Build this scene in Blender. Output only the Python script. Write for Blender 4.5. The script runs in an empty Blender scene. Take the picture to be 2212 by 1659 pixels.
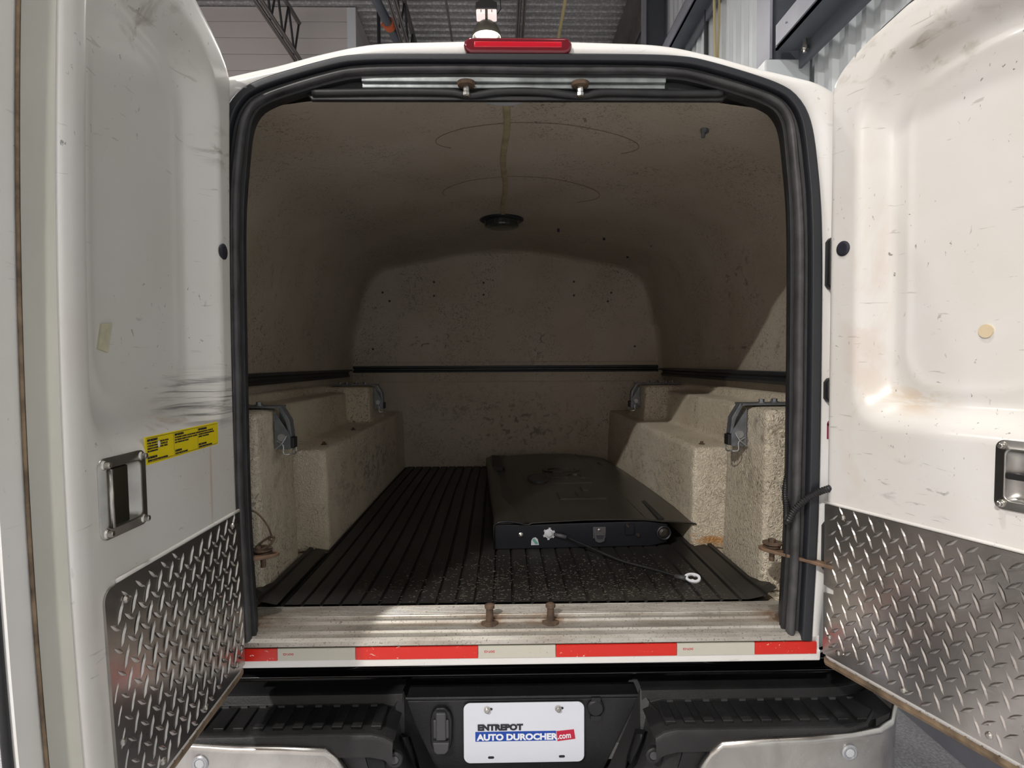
import bpy, math, random
from mathutils import Vector, Matrix
R = math.radians
PI = math.pi
SC = bpy.context.scene
COL = SC.collection
random.seed(7)

# ---------------------------------------------------------------- camera
cam = bpy.data.objects.new('camera', bpy.data.cameras.new('camera'))
COL.objects.link(cam)
SC.camera = cam
cam.data.sensor_fit = 'HORIZONTAL'
cam.data.sensor_width = 36.0
cam.data.lens = 36.0 * 1300.0 / 2212.0
cam.data.clip_start = 0.05
_y, _p, _r = R(1.06), R(2.0), R(0.27)
_f = Vector((math.sin(_y) * math.cos(_p), math.cos(_y) * math.cos(_p), -math.sin(_p)))
_rt = Vector((math.cos(_y), -math.sin(_y), 0))
_up = _rt.cross(_f)
_r2 = _rt * math.cos(_r) - _up * math.sin(_r)
_u2 = _up * math.cos(_r) + _rt * math.sin(_r)
cam.matrix_world = Matrix(((_r2.x, _u2.x, -_f.x, -0.032), (_r2.y, _u2.y, -_f.y, -1.3815),
                           (_r2.z, _u2.z, -_f.z, 1.49), (0, 0, 0, 1)))
# ---------------------------------------------------------------- world, exposure
wd = bpy.data.worlds.new('world'); SC.world = wd; wd.use_nodes = True
wd.node_tree.nodes['Background'].inputs[0].default_value = (0.9, 0.95, 1.0, 1)
wd.node_tree.nodes['Background'].inputs[1].default_value = 0.15
SC.view_settings.view_transform = 'Standard'
SC.view_settings.look = 'None'
SC.view_settings.gamma = 1.0
SC.view_settings.use_curve_mapping = False
SC.view_settings.exposure = -0.12
# high-bay lamps: (x, y, z, watts); the first one is the lamp in view
LAMPS = [(-0.16, 5.0, 4.87, 80), (-3.0, -5.6, 5.6, 760), (3.2, -5.0, 5.75, 0), (-4.6, 1.0, 5.6, 120),
         (-.5, -.6, 5.6, 95), (0.6, -3.6, 5.6, 12), (-3.5, 4.9, 4.35, 90)]
LAMPCOL = (1.0, 0.97, 0.93)
UP = [110]  # watts of the added upward lights under the deck

# ---------------------------------------------------------------- materials
def newmat(name):
    m = bpy.data.materials.new(name); m.use_nodes = True
    nt = m.node_tree
    return m, nt, nt.nodes['Principled BSDF']

def N(nt, t, **kw):
    n = nt.nodes.new(t)
    for k, v in kw.items():
        setattr(n, k, v)
    return n

def simple(name, col, rough=.5, metal=0, spec=None, bump=0, bscale=80, coat=0, emit=None, es=0, var=0, vscale=6, alpha=None):
    m, nt, b = newmat(name)
    b.inputs['Base Color'].default_value = (*col, 1)
    b.inputs['Roughness'].default_value = rough
    b.inputs['Metallic'].default_value = metal
    b.inputs['Coat Weight'].default_value = coat
    if spec is not None: b.inputs['Specular IOR Level'].default_value = spec
    if emit:
        b.inputs['Emission Color'].default_value = (*emit, 1); b.inputs['Emission Strength'].default_value = es
    g = N(nt, 'ShaderNodeNewGeometry')
    if bump:
        n = N(nt, 'ShaderNodeTexNoise'); n.inputs['Scale'].default_value = bscale; n.inputs['Detail'].default_value = 4
        nt.links.new(g.outputs['Position'], n.inputs['Vector'])
        bp = N(nt, 'ShaderNodeBump'); bp.inputs['Strength'].default_value = bump; bp.inputs['Distance'].default_value = .002
        nt.links.new(n.outputs['Fac'], bp.inputs['Height']); nt.links.new(bp.outputs['Normal'], b.inputs['Normal'])
    if var:
        n = N(nt, 'ShaderNodeTexNoise'); n.inputs['Scale'].default_value = vscale; n.inputs['Detail'].default_value = 6
        nt.links.new(g.outputs['Position'], n.inputs['Vector'])
        r = N(nt, 'ShaderNodeValToRGB')
        r.color_ramp.elements[0].position = .3; r.color_ramp.elements[1].position = .7
        r.color_ramp.elements[0].color = (*[c * (1 - var) for c in col], 1)
        r.color_ramp.elements[1].color = (*[min(1, c * (1 + var * .5)) for c in col], 1)
        nt.links.new(n.outputs['Fac'], r.inputs['Fac']); nt.links.new(r.outputs['Color'], b.inputs['Base Color'])
    return m

def ramp(nt, src, a, b_, ca=(0, 0, 0, 1), cb=(1, 1, 1, 1)):
    r = N(nt, 'ShaderNodeValToRGB')
    r.color_ramp.elements[0].position = a; r.color_ramp.elements[1].position = b_
    r.color_ramp.elements[0].color = ca; r.color_ramp.elements[1].color = cb
    nt.links.new(src, r.inputs['Fac'])
    return r.outputs['Color']

def noise(nt, scale, detail=4, rough=.5, vec=(1, 1, 1), dist=0, loc=(0, 0, 0)):
    g = N(nt, 'ShaderNodeNewGeometry')
    mp = N(nt, 'ShaderNodeMapping'); mp.inputs['Scale'].default_value = vec; mp.inputs['Location'].default_value = loc
    nt.links.new(g.outputs['Position'], mp.inputs['Vector'])
    n = N(nt, 'ShaderNodeTexNoise')
    n.inputs['Scale'].default_value = scale; n.inputs['Detail'].default_value = detail
    n.inputs['Roughness'].default_value = rough; n.inputs['Distortion'].default_value = dist
    nt.links.new(mp.outputs['Vector'], n.inputs['Vector'])
    return n.outputs['Fac']

def mul(nt, a, b_, op='MULTIPLY'):
    n = N(nt, 'ShaderNodeMath', operation=op); n.use_clamp = True
    for i, s in enumerate((a, b_)):
        if isinstance(s, (int, float)): n.inputs[i].default_value = s
        else: nt.links.new(s, n.inputs[i])
    return n.outputs[0]

def mixc(nt, fac, a, b_):
    n = N(nt, 'ShaderNodeMix', data_type='RGBA')
    if isinstance(fac, (int, float)): n.inputs[0].default_value = fac
    else: nt.links.new(fac, n.inputs[0])
    for i, s in ((6, a), (7, b_)):
        if isinstance(s, tuple): n.inputs[i].default_value = (*s, 1) if len(s) == 3 else s
        else: nt.links.new(s, n.inputs[i])
    return n.outputs[2]

def blob(nt, c, rad, soft=.5):
    """1 inside an ellipsoid round c, 0 outside: where a stain sits on the thing"""
    g = N(nt, 'ShaderNodeNewGeometry')
    s = N(nt, 'ShaderNodeVectorMath', operation='SUBTRACT'); nt.links.new(g.outputs['Position'], s.inputs[0]); s.inputs[1].default_value = c
    d = N(nt, 'ShaderNodeVectorMath', operation='DIVIDE'); nt.links.new(s.outputs[0], d.inputs[0]); d.inputs[1].default_value = rad
    l = N(nt, 'ShaderNodeVectorMath', operation='LENGTH'); nt.links.new(d.outputs[0], l.inputs[0])
    return ramp(nt, l.outputs['Value'], soft, 1.0, (1, 1, 1, 1), (0, 0, 0, 1))

def white_gel(name, col, flecks=1.0, stains=()):
    m, nt, b = newmat(name)
    b.inputs['Roughness'].default_value = .3; b.inputs['Coat Weight'].default_value = .25; b.inputs['Coat Roughness'].default_value = .12
    base = mixc(nt, ramp(nt, noise(nt, 5, 5), .35, .7), col, tuple(c * f for c, f in zip(col, (.95, .93, .89))))
    fl = ramp(nt, noise(nt, 85, 3, .6, (1, 1, .55), .6), .675, .70)
    patch = ramp(nt, noise(nt, 4, 3), .45, .6)
    base = mixc(nt, mul(nt, mul(nt, fl, patch), .75 * flecks), base, (.10, .095, .09))
    sc = ramp(nt, noise(nt, 26, 3, .5, (.35, .35, 3.0), 1.2, (3, 1, 2)), .69, .71)
    base = mixc(nt, mul(nt, sc, .35 * flecks), base, (.25, .23, .2))
    for c, rad, ncol, thr, vec, amt in stains:
        msk = mul(nt, blob(nt, c, rad, .25), ramp(nt, noise(nt, 9, 5, .6, vec, .8), thr, thr + .12))
        base = mixc(nt, mul(nt, msk, amt), base, ncol)
    nt.links.new(base, b.inputs['Base Color'])
    return m

def liner_mat(name, col, bstr, grime, stains=()):
    """sprayed fibreglass liner: stringy raised fibres, grime caught in the hollows"""
    m, nt, b = newmat(name)
    b.inputs['Roughness'].default_value = .55
    f1 = noise(nt, 62, 3, .6, (1, 1, 1), 2.4)
    f2 = noise(nt, 260, 2, .5, (1, 1, 1), 1.0)
    hgt = mul(nt, f1, mul(nt, f2, .35), 'ADD')
    bp = N(nt, 'ShaderNodeBump'); bp.inputs['Strength'].default_value = bstr; bp.inputs['Distance'].default_value = .010
    nt.links.new(hgt, bp.inputs['Height']); nt.links.new(bp.outputs['Normal'], b.inputs['Normal'])
    base = mixc(nt, ramp(nt, noise(nt, 3.2, 4), .35, .7), col, tuple(c * f for c, f in zip(col, (.86, .83, .78))))
    pits = ramp(nt, f1, .36, .45, (1, 1, 1, 1), (0, 0, 0, 1))
    patch = ramp(nt, noise(nt, 4.5, 5, .6, (1, 1, .8)), .40, .62)
    base = mixc(nt, mul(nt, mul(nt, pits, patch), grime), base, (.05, .042, .035))
    fl = ramp(nt, noise(nt, 34, 4, .6, (1, 1, 1), 1.5), .70, .73)
    base = mixc(nt, mul(nt, mul(nt, fl, patch), grime), base, (.07, .06, .045))
    for c, rad, ncol, thr, vec, amt in stains:
        msk = mul(nt, blob(nt, c, rad, .2), ramp(nt, noise(nt, 14, 5, .65, vec, .8), thr, thr + .1))
        base = mixc(nt, mul(nt, msk, amt), base, ncol)
    nt.links.new(base, b.inputs['Base Color'])
    return m

M = {}
M['gel'] = white_gel('white gelcoat', (.80, .79, .77), .5)
M['gel_left_shaded'] = white_gel('shaded white gelcoat scuffed', (.665, .65, .625), 1.0, [  # same gelcoat as the right door; its weaker light is put into the base
    ((-.64, -.13, 1.42), (.12, .17, .07), (.02, .022, .03), .47, (.2, .45, 9.0), 1.0),
    ((-.62, -.07, 1.62), (.12, .03, .06), (.04, .04, .045), .58, (.3, .8, 2), .8),
    ((-.62, -.09, 1.94), (.12, .07, .05), (.20, .17, .13), .52, (.3, 1.5, 3), .7),
    ((-.62, -.30, 2.08), (.15, .2, .08), (.25, .22, .17), .55, (1, 1.5, 2), .6),
    ((-.62, -.26, 1.385), (.12, .14, .02), (.38, .24, .12), .50, (1, 1, 3), .55),
    ((-.61, -.17, 1.25), (.08, .006, .13), (.48, .30, .15), .35, (1, 1, .3), .5)])
M['gel_right_lit'] = white_gel('lit white gelcoat stained', (.74, .72, .69), 1.1, [  # base kept lighter than the left door's for the better lit side
    ((.75, -.09, 1.55), (.12, .05, .55), (.60, .45, .36), .46, (1, 1, .6), .35),
    ((.80, -.17, 2.10), (.2, .2, .09), (.34, .27, .20), .54, (1.5, 1.5, 3), .6),
    ((.80, -.17, 1.41), (.12, .10, .04), (.55, .38, .2), .45, (1, 1, 3), .5),
    ((.80, -.22, 1.24), (.1, .14, .06), (.10, .10, .12), .60, (1.6, 1.6, 4), .8)])
M['liner'] = liner_mat('cream sprayed fibreglass', (.80, .71, .56), 1.0, .85, [
    ((.70, .22, 1.31), (.1, .14, .06), (.10, .06, .03), .52, (1, 1, 1), .85),
    ((.66, .58, .90), (.12, .05, .03), (.60, .28, .07), .42, (1, 1, 2), .9),
    ((.68, .35, 1.15), (.014, .16, .30), (.13, .12, .10), .50, (2, 2, 1), .55),
    ((-.68, .35, 1.05), (.014, .16, .35), (.13, .12, .11), .50, (2, 2, 1), .6),
    ((.60, 1.3, 1.05), (.014, .9, .17), (.10, .09, .08), .52, (2, 1, 2), .5),
    ((-.60, 1.3, 1.05), (.014, .9, .17), (.10, .09, .08), .50, (2, 1, 2), .6)])
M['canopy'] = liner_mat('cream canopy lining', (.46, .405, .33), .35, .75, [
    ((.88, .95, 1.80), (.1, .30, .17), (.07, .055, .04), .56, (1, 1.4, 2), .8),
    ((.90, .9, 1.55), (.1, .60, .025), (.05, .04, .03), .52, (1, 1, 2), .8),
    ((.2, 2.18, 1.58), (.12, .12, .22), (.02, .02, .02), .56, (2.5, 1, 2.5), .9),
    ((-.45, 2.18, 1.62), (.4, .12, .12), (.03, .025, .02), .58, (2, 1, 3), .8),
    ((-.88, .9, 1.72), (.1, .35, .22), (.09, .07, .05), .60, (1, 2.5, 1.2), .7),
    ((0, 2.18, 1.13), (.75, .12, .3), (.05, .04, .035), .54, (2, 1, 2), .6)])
M['trim'] = simple('black anodised trim', (.018, .020, .024), .42, bump=.1, bscale=200)
M['rubber'] = simple('black rubber', (.016, .016, .017), .5, bump=.25, bscale=70, var=.4, vscale=25)
M['bulb'] = simple('worn grey black rubber', (.055, .053, .055), .38, bump=.2, bscale=60, var=.55, vscale=18)
M['seam'] = simple('brown pencil line', (.16, .13, .10), .8)
M['shaded_flange'] = simple('shaded greenish gelcoat', (.40, .39, .34), .45, var=.08, vscale=5)  # greenish tint, darkened in colour for the dimmer light on the door edge
M['galv'] = simple('galvanised steel', (.30, .32, .32), .45, metal=.7, bump=.3, bscale=60, var=.45, vscale=20)
M['zinc'] = simple('grey zinc plated steel', (.20, .21, .225), .45, metal=.6, var=.3, vscale=40)
M['steel'] = simple('worn bright steel', (.55, .53, .49), .3, metal=1, var=.3, vscale=60)
M['stainless'] = simple('brushed stainless steel', (.40, .385, .36), .36, metal=1, var=.25, vscale=14)
M['paddle'] = simple('dark stainless paddle', (.16, .16, .14), .3, metal=1)
M['rust'] = simple('rusty steel', (.10, .062, .038), .8, bump=.6, bscale=120, var=.6, vscale=45)
M['rustplate'] = simple('rusty flat bar', (.19, .115, .07), .6, metal=.3, bump=.5, bscale=90, var=.5, vscale=30)
M['blackpaint'] = simple('glossy black body paint', (.004, .004, .005), .12, coat=.6)
M['plastic'] = simple('black moulded plastic', (.012, .012, .013), .48, bump=.35, bscale=260, var=.35, vscale=9)
M['plasticdusty'] = simple('scuffed black plastic', (.016, .0155, .016), .55, bump=.4, bscale=240, var=.6, vscale=8)
M['plasticgrey'] = simple('dark grey plastic', (.06, .06, .062), .5)
M['white_plate'] = simple('white plate enamel', (.72, .74, .80), .35)
M['ink'] = simple('black print', (.02, .02, .03), .5)
M['blueprint'] = simple('blue print', (.005, .06, .36), .4)
M['redprint'] = simple('red print', (.50, .01, .045), .4)
M['whiteprint'] = simple('white print', (.85, .87, .92), .4)
M['yellow'] = simple('yellow vinyl', (.78, .62, .01), .4)
M['yellowtape'] = simple('aged adhesive spot', (.56, .53, .38), .6, var=.15, vscale=60)
M['beigespot'] = simple('beige adhesive spot', (.66, .54, .36), .6)
M['redlens'] = simple('dark red lens', (.13, .004, .010), .12, coat=.6)
M['redglow'] = simple('bright red lens strip', (.50, .003, .016), .15, coat=.5)
M['maroon'] = simple('maroon vinyl', (.28, .05, .09), .4)
M['silver'] = simple('matt silver', (.45, .46, .48), .35, metal=.8)
M['lampglass'] = simple('smoked lamp lens', (.03, .032, .028), .18)
M['edge'] = simple('dirty brown edging', (.22, .155, .095), .7, bump=.4, bscale=60, var=.65, vscale=30)
M['greenfoam'] = simple('pale green foam', (.12, .30, .25), .8)
M['pale'] = simple('pale grey plastic', (.50, .51, .53), .5)
M['tgdark'] = simple('black tailgate shell', (.008, .008, .011), .3)
M['tgglossy'] = simple('dusty black tailgate paint', (.030, .026, .021), .30, var=.3, vscale=5)
M['brownwood'] = simple('wood flecks', (.10, .082, .060), .8)

def m_tape():
    m, nt, b = newmat('retroreflective tape'); b.inputs['Roughness'].default_value = .35
    return m
M['tape_red'] = None
def tape(name, col, chip, amt):
    m, nt, b = newmat(name); b.inputs['Roughness'].default_value = .32
    c = ramp(nt, noise(nt, 75, 4, .6, (1, 1, 1.4), .8), .66, .68)
    patch = ramp(nt, noise(nt, 3.5, 2, loc=(1.3, 0, 0)), .42, .55)
    nt.links.new(mixc(nt, mul(nt, mul(nt, c, patch), amt), col, chip), b.inputs['Base Color'])
    return m
M['tape_red'] = tape('red reflective tape', (.60, .018, .008), (.75, .62, .55), 1.0)
M['tape_white'] = tape('off white reflective tape', (.52, .50, .42), (.22, .19, .14), .6)

def alu():
    m, nt, b = newmat('oxidised aluminium')
    b.inputs['Metallic'].default_value = .65; b.inputs['Roughness'].default_value = .42
    base = mixc(nt, ramp(nt, noise(nt, 12, 5, .6, (.5, 2, 2)), .35, .68), (.58, .55, .50), (.34, .30, .25))
    pit = ramp(nt, noise(nt, 230, 3, .6), .60, .66)
    base = mixc(nt, mul(nt, pit, .7), base, (.12, .09, .06))
    for c in ((-.062, .055, .86), (.085, .055, .86), (-.61, .06, .86), (.64, .06, .86)):
        msk = mul(nt, blob(nt, c, (.075, .035, .05), .1), ramp(nt, noise(nt, 30, 4, .6, (.6, 1, 1)), .36, .56))
        base = mixc(nt, mul(nt, msk, .95), base, (.20, .09, .025))
    st = mul(nt, blob(nt, (0, .045, .855), (.7, .012, .03), .5), ramp(nt, noise(nt, 6, 5, .6, (.6, 1, 1)), .42, .6))
    base = mixc(nt, mul(nt, st, .6), base, (.28, .20, .12))
    nt.links.new(base, b.inputs['Base Color'])
    return m
M['alu'] = alu()

def treadplate(name, tint):
    m, nt, b = newmat(name)
    b.inputs['Metallic'].default_value = .92
    base = mixc(nt, ramp(nt, noise(nt, 7, 6, .65), .38, .66), tint, tuple(c * .62 for c in tint))
    scr = ramp(nt, noise(nt, 30, 3, .5, (.4, .4, 3), 1.5), .66, .70)
    base = mixc(nt, mul(nt, scr, .4), base, (.55, .53, .5))
    nt.links.new(base, b.inputs['Base Color'])
    rr = N(nt, 'ShaderNodeMapRange'); rr.inputs['To Min'].default_value = .16; rr.inputs['To Max'].default_value = .34
    nt.links.new(noise(nt, 14, 5), rr.inputs['Value']); nt.links.new(rr.outputs[0], b.inputs['Roughness'])
    return m
M['tread'] = treadplate('aluminium tread plate', (.52, .49, .46))

def chrome():
    m, nt, b = newmat('dull chrome')
    b.inputs['Metallic'].default_value = 1
    base = mixc(nt, ramp(nt, noise(nt, 6, 6, .6, (1, 1, .5), 1), .35, .65), (.66, .64, .60), (.50, .47, .44))
    nt.links.new(base, b.inputs['Base Color'])
    rr = N(nt, 'ShaderNodeMapRange'); rr.inputs['To Min'].default_value = .16; rr.inputs['To Max'].default_value = .42
    nt.links.new(noise(nt, 9, 5, .6, (1, 1, .5), 1), rr.inputs['Value']); nt.links.new(rr.outputs[0], b.inputs['Roughness'])
    return m
M['chrome'] = chrome()

def matmat():
    m, nt, b = newmat('dusty black rubber mat')
    b.inputs['Roughness'].default_value = .5
    base = mixc(nt, ramp(nt, noise(nt, 3.0, 5), .4, .65), (.011, .0098, .009), (.024, .021, .018))
    d = mul(nt, blob(nt, (.18, .30, .88), (.75, .34, .2), .4), ramp(nt, noise(nt, 160, 4, .7, (1, 2.2, 1)), .62, .68))
    base = mixc(nt, mul(nt, d, .55), base, (.13, .11, .085))
    nt.links.new(base, b.inputs['Base Color'])
    return m
M['mat'] = matmat()

def concrete():
    m, nt, b = newmat('speckled pale floor coating')
    b.inputs['Roughness'].default_value = .45
    base = mixc(nt, ramp(nt, noise(nt, 90, 3, .7), .42, .6), (.34, .34, .37), (.62, .62, .64))
    nt.links.new(mixc(nt, ramp(nt, noise(nt, 1.2, 4), .4, .7), base, (.52, .51, .51)), b.inputs['Base Color'])
    return m
M['concrete'] = concrete()
def deck():
    m, nt, b = newmat('galvanised roof deck')
    b.inputs['Metallic'].default_value = .5; b.inputs['Roughness'].default_value = .5
    v = N(nt, 'ShaderNodeTexVoronoi'); v.inputs['Scale'].default_value = 26
    g = N(nt, 'ShaderNodeNewGeometry'); nt.links.new(g.outputs['Position'], v.inputs['Vector'])
    nt.links.new(mixc(nt, ramp(nt, v.outputs['Distance'], .15, .6), (.62, .60, .60), (.40, .39, .40)), b.inputs['Base Color'])
    return m
M['deck'] = deck()
M['wallpanel'] = simple('white ribbed steel cladding', (.70, .74, .76), .4, var=.08, vscale=3)
M['drywall'] = simple('painted grey white wall', (.62, .58, .56), .7)
M['greysteel'] = simple('blue grey painted steel', (.105, .115, .135), .55, var=.2, vscale=3)
M['greysteel2'] = simple('light grey painted steel', (.30, .31, .36), .5, var=.15, vscale=4)
M['beam'] = simple('brown grey primer steel', (.14, .125, .12), .6, var=.2, vscale=5)
M['darkpipe'] = simple('dark pipe', (.03, .03, .035), .5)
M['orange'] = simple('orange pipe coupling', (.55, .12, .04), .5)
M['rope'] = simple('yellow cable', (.55, .47, .25), .7)
M['dome'] = simple('grey green lamp reflector', (.20, .19, .15), .4)
M['lampwhite'] = simple('lit lamp lens', (.9, .9, .9), .4, emit=(1, .95, .92), es=7)
M['lamppink'] = simple('lit lamp side glass', (.9, .8, .8), .4, emit=(1, .82, .78), es=.9)
M['caulk'] = simple('white cap', (.75, .77, .8), .6)

# ---------------------------------------------------------------- mesh builder
WO = {}      # world origin of every object made here

class MB:
    def __init__(s): s.v = []; s.f = []
    def add(s, vs, fs):
        o = len(s.v); s.v += [tuple(v) for v in vs]; s.f += [tuple(i + o for i in f) for f in fs]; return s
    def box(s, x0, x1, y0, y1, z0, z1, m=None):
        vs = [Vector((x, y, z)) for x in (x0, x1) for y in (y0, y1) for z in (z0, z1)]
        if m: vs = [m @ v for v in vs]
        return s.add(vs, [(0, 1, 3, 2), (4, 6, 7, 5), (0, 4, 5, 1), (2, 3, 7, 6), (0, 2, 6, 4), (1, 5, 7, 3)])
    def prism(s, poly, fn0, fn1):
        """poly: list of 2-d points; fn0, fn1 map a 2-d point to 3-d for the two caps"""
        n = len(poly)
        return s.add([fn0(p) for p in poly] + [fn1(p) for p in poly],
                     [tuple(range(n - 1, -1, -1)), tuple(range(n, 2 * n))] + [(i, (i + 1) % n, n + (i + 1) % n, n + i) for i in range(n)])
    def grid(s, fn, nu, nv, closed_u=False):
        vs = [fn(i, j) for j in range(nv + 1) for i in range(nu if closed_u else nu + 1)]
        w = nu if closed_u else nu + 1
        fs = []
        for j in range(nv):
            for i in range(nu):
                a = j * w + i; b = j * w + (i + 1) % w
                fs.append((a, b, b + w, a + w))
        return s.add(vs, fs)
    def tube(s, path, r, n=10, cap=True):
        path = [Vector(p) for p in path]; rings = []
        up = Vector((0, 0, 1)); prev = None
        for i, p in enumerate(path):
            t = (path[min(i + 1, len(path) - 1)] - path[max(i - 1, 0)]).normalized()
            if prev is None:
                a = up.cross(t)
                if a.length < .2: a = Vector((1, 0, 0)).cross(t)
            else: a = prev - t * prev.dot(t)
            a.normalize(); prev = a; b = t.cross(a)
            rr = r[i] if isinstance(r, (list, tuple)) else r
            rings.append([p + (a * math.cos(2 * PI * k / n) + b * math.sin(2 * PI * k / n)) * rr for k in range(n)])
        o = len(s.v)
        s.v += [tuple(v) for q in rings for v in q]
        for i in range(len(rings) - 1):
            for k in range(n):
                s.f.append((o + i * n + k, o + i * n + (k + 1) % n, o + (i + 1) * n + (k + 1) % n, o + (i + 1) * n + k))
        if cap:
            s.f.append(tuple(o + k for k in range(n - 1, -1, -1))); e = o + (len(rings) - 1) * n
            s.f.append(tuple(e + k for k in range(n)))
        return s
    def cyl(s, p0, p1, r, n=16, r1=None):
        return s.tube([p0, p1], [r, r1 if r1 is not None else r], n)
    def lathe(s, prof, m, n=24):
        """prof: (radius, height) along local z; m: 4x4 matrix"""
        o = len(s.v); k = len(prof)
        for r_, h in prof:
            for i in range(n):
                s.v.append(tuple(m @ Vector((r_ * math.cos(2 * PI * i / n), r_ * math.sin(2 * PI * i / n), h))))
        for j in range(k - 1):
            for i in range(n):
                s.f.append((o + j * n + i, o + j * n + (i + 1) % n, o + (j + 1) * n + (i + 1) % n, o + (j + 1) * n + i))
        s.f.append(tuple(o + i for i in range(n - 1, -1, -1))); s.f.append(tuple(o + (k - 1) * n + i for i in range(n)))
        return s
    def xf(s, m):
        s.v = [tuple(m @ Vector(v)) for v in s.v]; return s
    def build(s, name, mat, parent=None, smooth=False, bevel=0, seg=2, ang=35, mods=(), solid=0):
        me = bpy.data.meshes.new(name)
        xs = list(zip(*s.v)); c = Vector([(min(a) + max(a)) / 2 for a in xs]); c.z = min(xs[2])
        me.from_pydata([tuple(Vector(v) - c) for v in s.v], [], s.f)
        me.validate(); me.update()
        import bmesh
        bm = bmesh.new(); bm.from_mesh(me); bmesh.ops.recalc_face_normals(bm, faces=bm.faces[:]); bm.to_mesh(me); bm.free()
        me.materials.append(mat)
        o = bpy.data.objects.new(name, me); COL.objects.link(o)
        o.location = c
        if parent is not None:
            o.parent = parent; o.location = c - WO[parent.name]
        WO[o.name] = c
        if smooth:
            me.polygons.foreach_set('use_smooth', [True] * len(me.polygons))
        if solid:
            md = o.modifiers.new('solid', 'SOLIDIFY'); md.thickness = solid; md.offset = 0
        if bevel:
            md = o.modifiers.new('bevel', 'BEVEL'); md.width = bevel; md.segments = seg; md.limit_method = 'ANGLE'; md.angle_limit = R(ang)
            me.polygons.foreach_set('use_smooth', [True] * len(me.polygons))
            w = o.modifiers.new('wn', 'WEIGHTED_NORMAL'); w.keep_sharp = False
        return o

def empty(name, loc, label=None, cat=None, group=None, parent=None):
    o = bpy.data.objects.new(name, None); COL.objects.link(o); o.empty_display_size = .1
    WO[o.name] = Vector(loc); o.location = loc
    if parent is not None: o.parent = parent; o.location = Vector(loc) - WO[parent.name]
    if label: tag(o, label, cat, group)
    return o
def tag(o, label, cat, group=None):
    o['label'] = label; o['category'] = cat
    if group: o['group'] = group
    return o
def struct(o, label=None):
    o['kind'] = 'structure'
    if label: o['label'] = label
    return o
def lab(o, label): o['label'] = label; return o

def text_mb(txt, size, m, offset=0.0, extrude=.0006, spacing=1.0, align='LEFT', sx=1.0):
    cu = bpy.data.curves.new('t', 'FONT'); cu.body = txt; cu.size = size; cu.offset = offset; cu.extrude = extrude
    cu.space_character = spacing; cu.align_x = align; cu.resolution_u = 3
    ob = bpy.data.objects.new('t', cu); COL.objects.link(ob)
    dg = bpy.context.evaluated_depsgraph_get()
    me = bpy.data.meshes.new_from_object(ob.evaluated_get(dg))
    b = MB(); b.add([m @ Vector((v.co.x * sx, v.co.y, v.co.z)) for v in me.vertices], [tuple(p.vertices) for p in me.polygons])
    bpy.data.objects.remove(ob); bpy.data.meshes.remove(me); bpy.data.curves.remove(cu)
    return b

def smooth_path(pts, n):
    """Catmull-Rom through pts, n samples evenly spaced along the length"""
    P_ = [Vector(p) for p in pts]; P_ = [P_[0] * 2 - P_[1]] + P_ + [P_[-1] * 2 - P_[-2]]
    out = []
    for i in range(1, len(P_) - 2):
        for k in range(24):
            t = k / 24; a, b, c, d = P_[i - 1:i + 3]
            out.append(.5 * ((2 * b) + (c - a) * t + (2 * a - 5 * b + 4 * c - d) * t * t + (3 * b - a - 3 * c + d) * t ** 3))
    out.append(P_[-2])
    L = [0]
    for a, b in zip(out, out[1:]): L.append(L[-1] + (b - a).length)
    res = []; j = 0
    for k in range(n + 1):
        s_ = L[-1] * k / n
        while j < len(L) - 2 and L[j + 1] < s_: j += 1
        t = (s_ - L[j]) / max(1e-9, L[j + 1] - L[j]); res.append(out[j].lerp(out[j + 1], min(1, max(0, t))))
    return res
def interp(x, pts):
    if x <= pts[0][0]: return pts[0][1]
    for (a, b), (c, d) in zip(pts, pts[1:]):
        if x <= c: return b + (d - b) * (x - a) / (c - a)
    return pts[-1][1]
def sstep(t): t = max(0, min(1, t)); return t * t * (3 - 2 * t)
def smin(a, b, k):
    h = max(k - abs(a - b), 0) / k
    return min(a, b) - h * h * k * .25

# ================================================================ THE HALL
CZ = 6.05
b = MB(); b.box(-9, 2.3, -9, 14, -.1, 0); struct(b.build('floor', M['concrete']), 'speckled pale grey workshop floor')
# roof deck: ribs run across the hall
b = MB(); prof = []
y = -9.0
while y < 14:
    prof += [(y, 0), (y + .075, 0), (y + .095, .045), (y + .13, .045)]; y += .15
b.grid(lambda i, j: (-9 + 11.3 * i, prof[j][0], CZ + prof[j][1]), 1, len(prof) - 1)
struct(b.build('ceiling', M['deck'], solid=.01), 'corrugated galvanised roof deck')
def ribbed(x, y0, y1, z0, z1, pitch=.15, out=-.028):
    p = []; y = y0
    while y < y1:
        p += [(y, 0), (y + pitch * .55, 0), (y + pitch * .66, out), (y + pitch * .88, out)]; y += pitch
    b = MB(); b.grid(lambda i, j: (x + p[i][1], p[i][0], z0 + (z1 - z0) * j), len(p) - 1, 1); return b
wr = struct(ribbed(1.80, -9, 14, 0, CZ).build('wall_right', M['wallpanel'], solid=.008), 'white vertically ribbed steel wall')
b = MB(); b.box(1.9, 1.93, -9, 14, 1.0, 1.02)
b = MB(); b.box(-9.1, -9, -9, 14, 0, CZ); struct(b.build('wall_left', M['drywall']))
b = MB(); b.box(-9, 2.3, 13.9, 14, 0, CZ); struct(b.build('wall_back', M['drywall']))
b = MB(); b.box(-9, 2.3, -9.1, -9, 0, CZ); struct(b.build('wall_front', M['drywall']))
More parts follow.
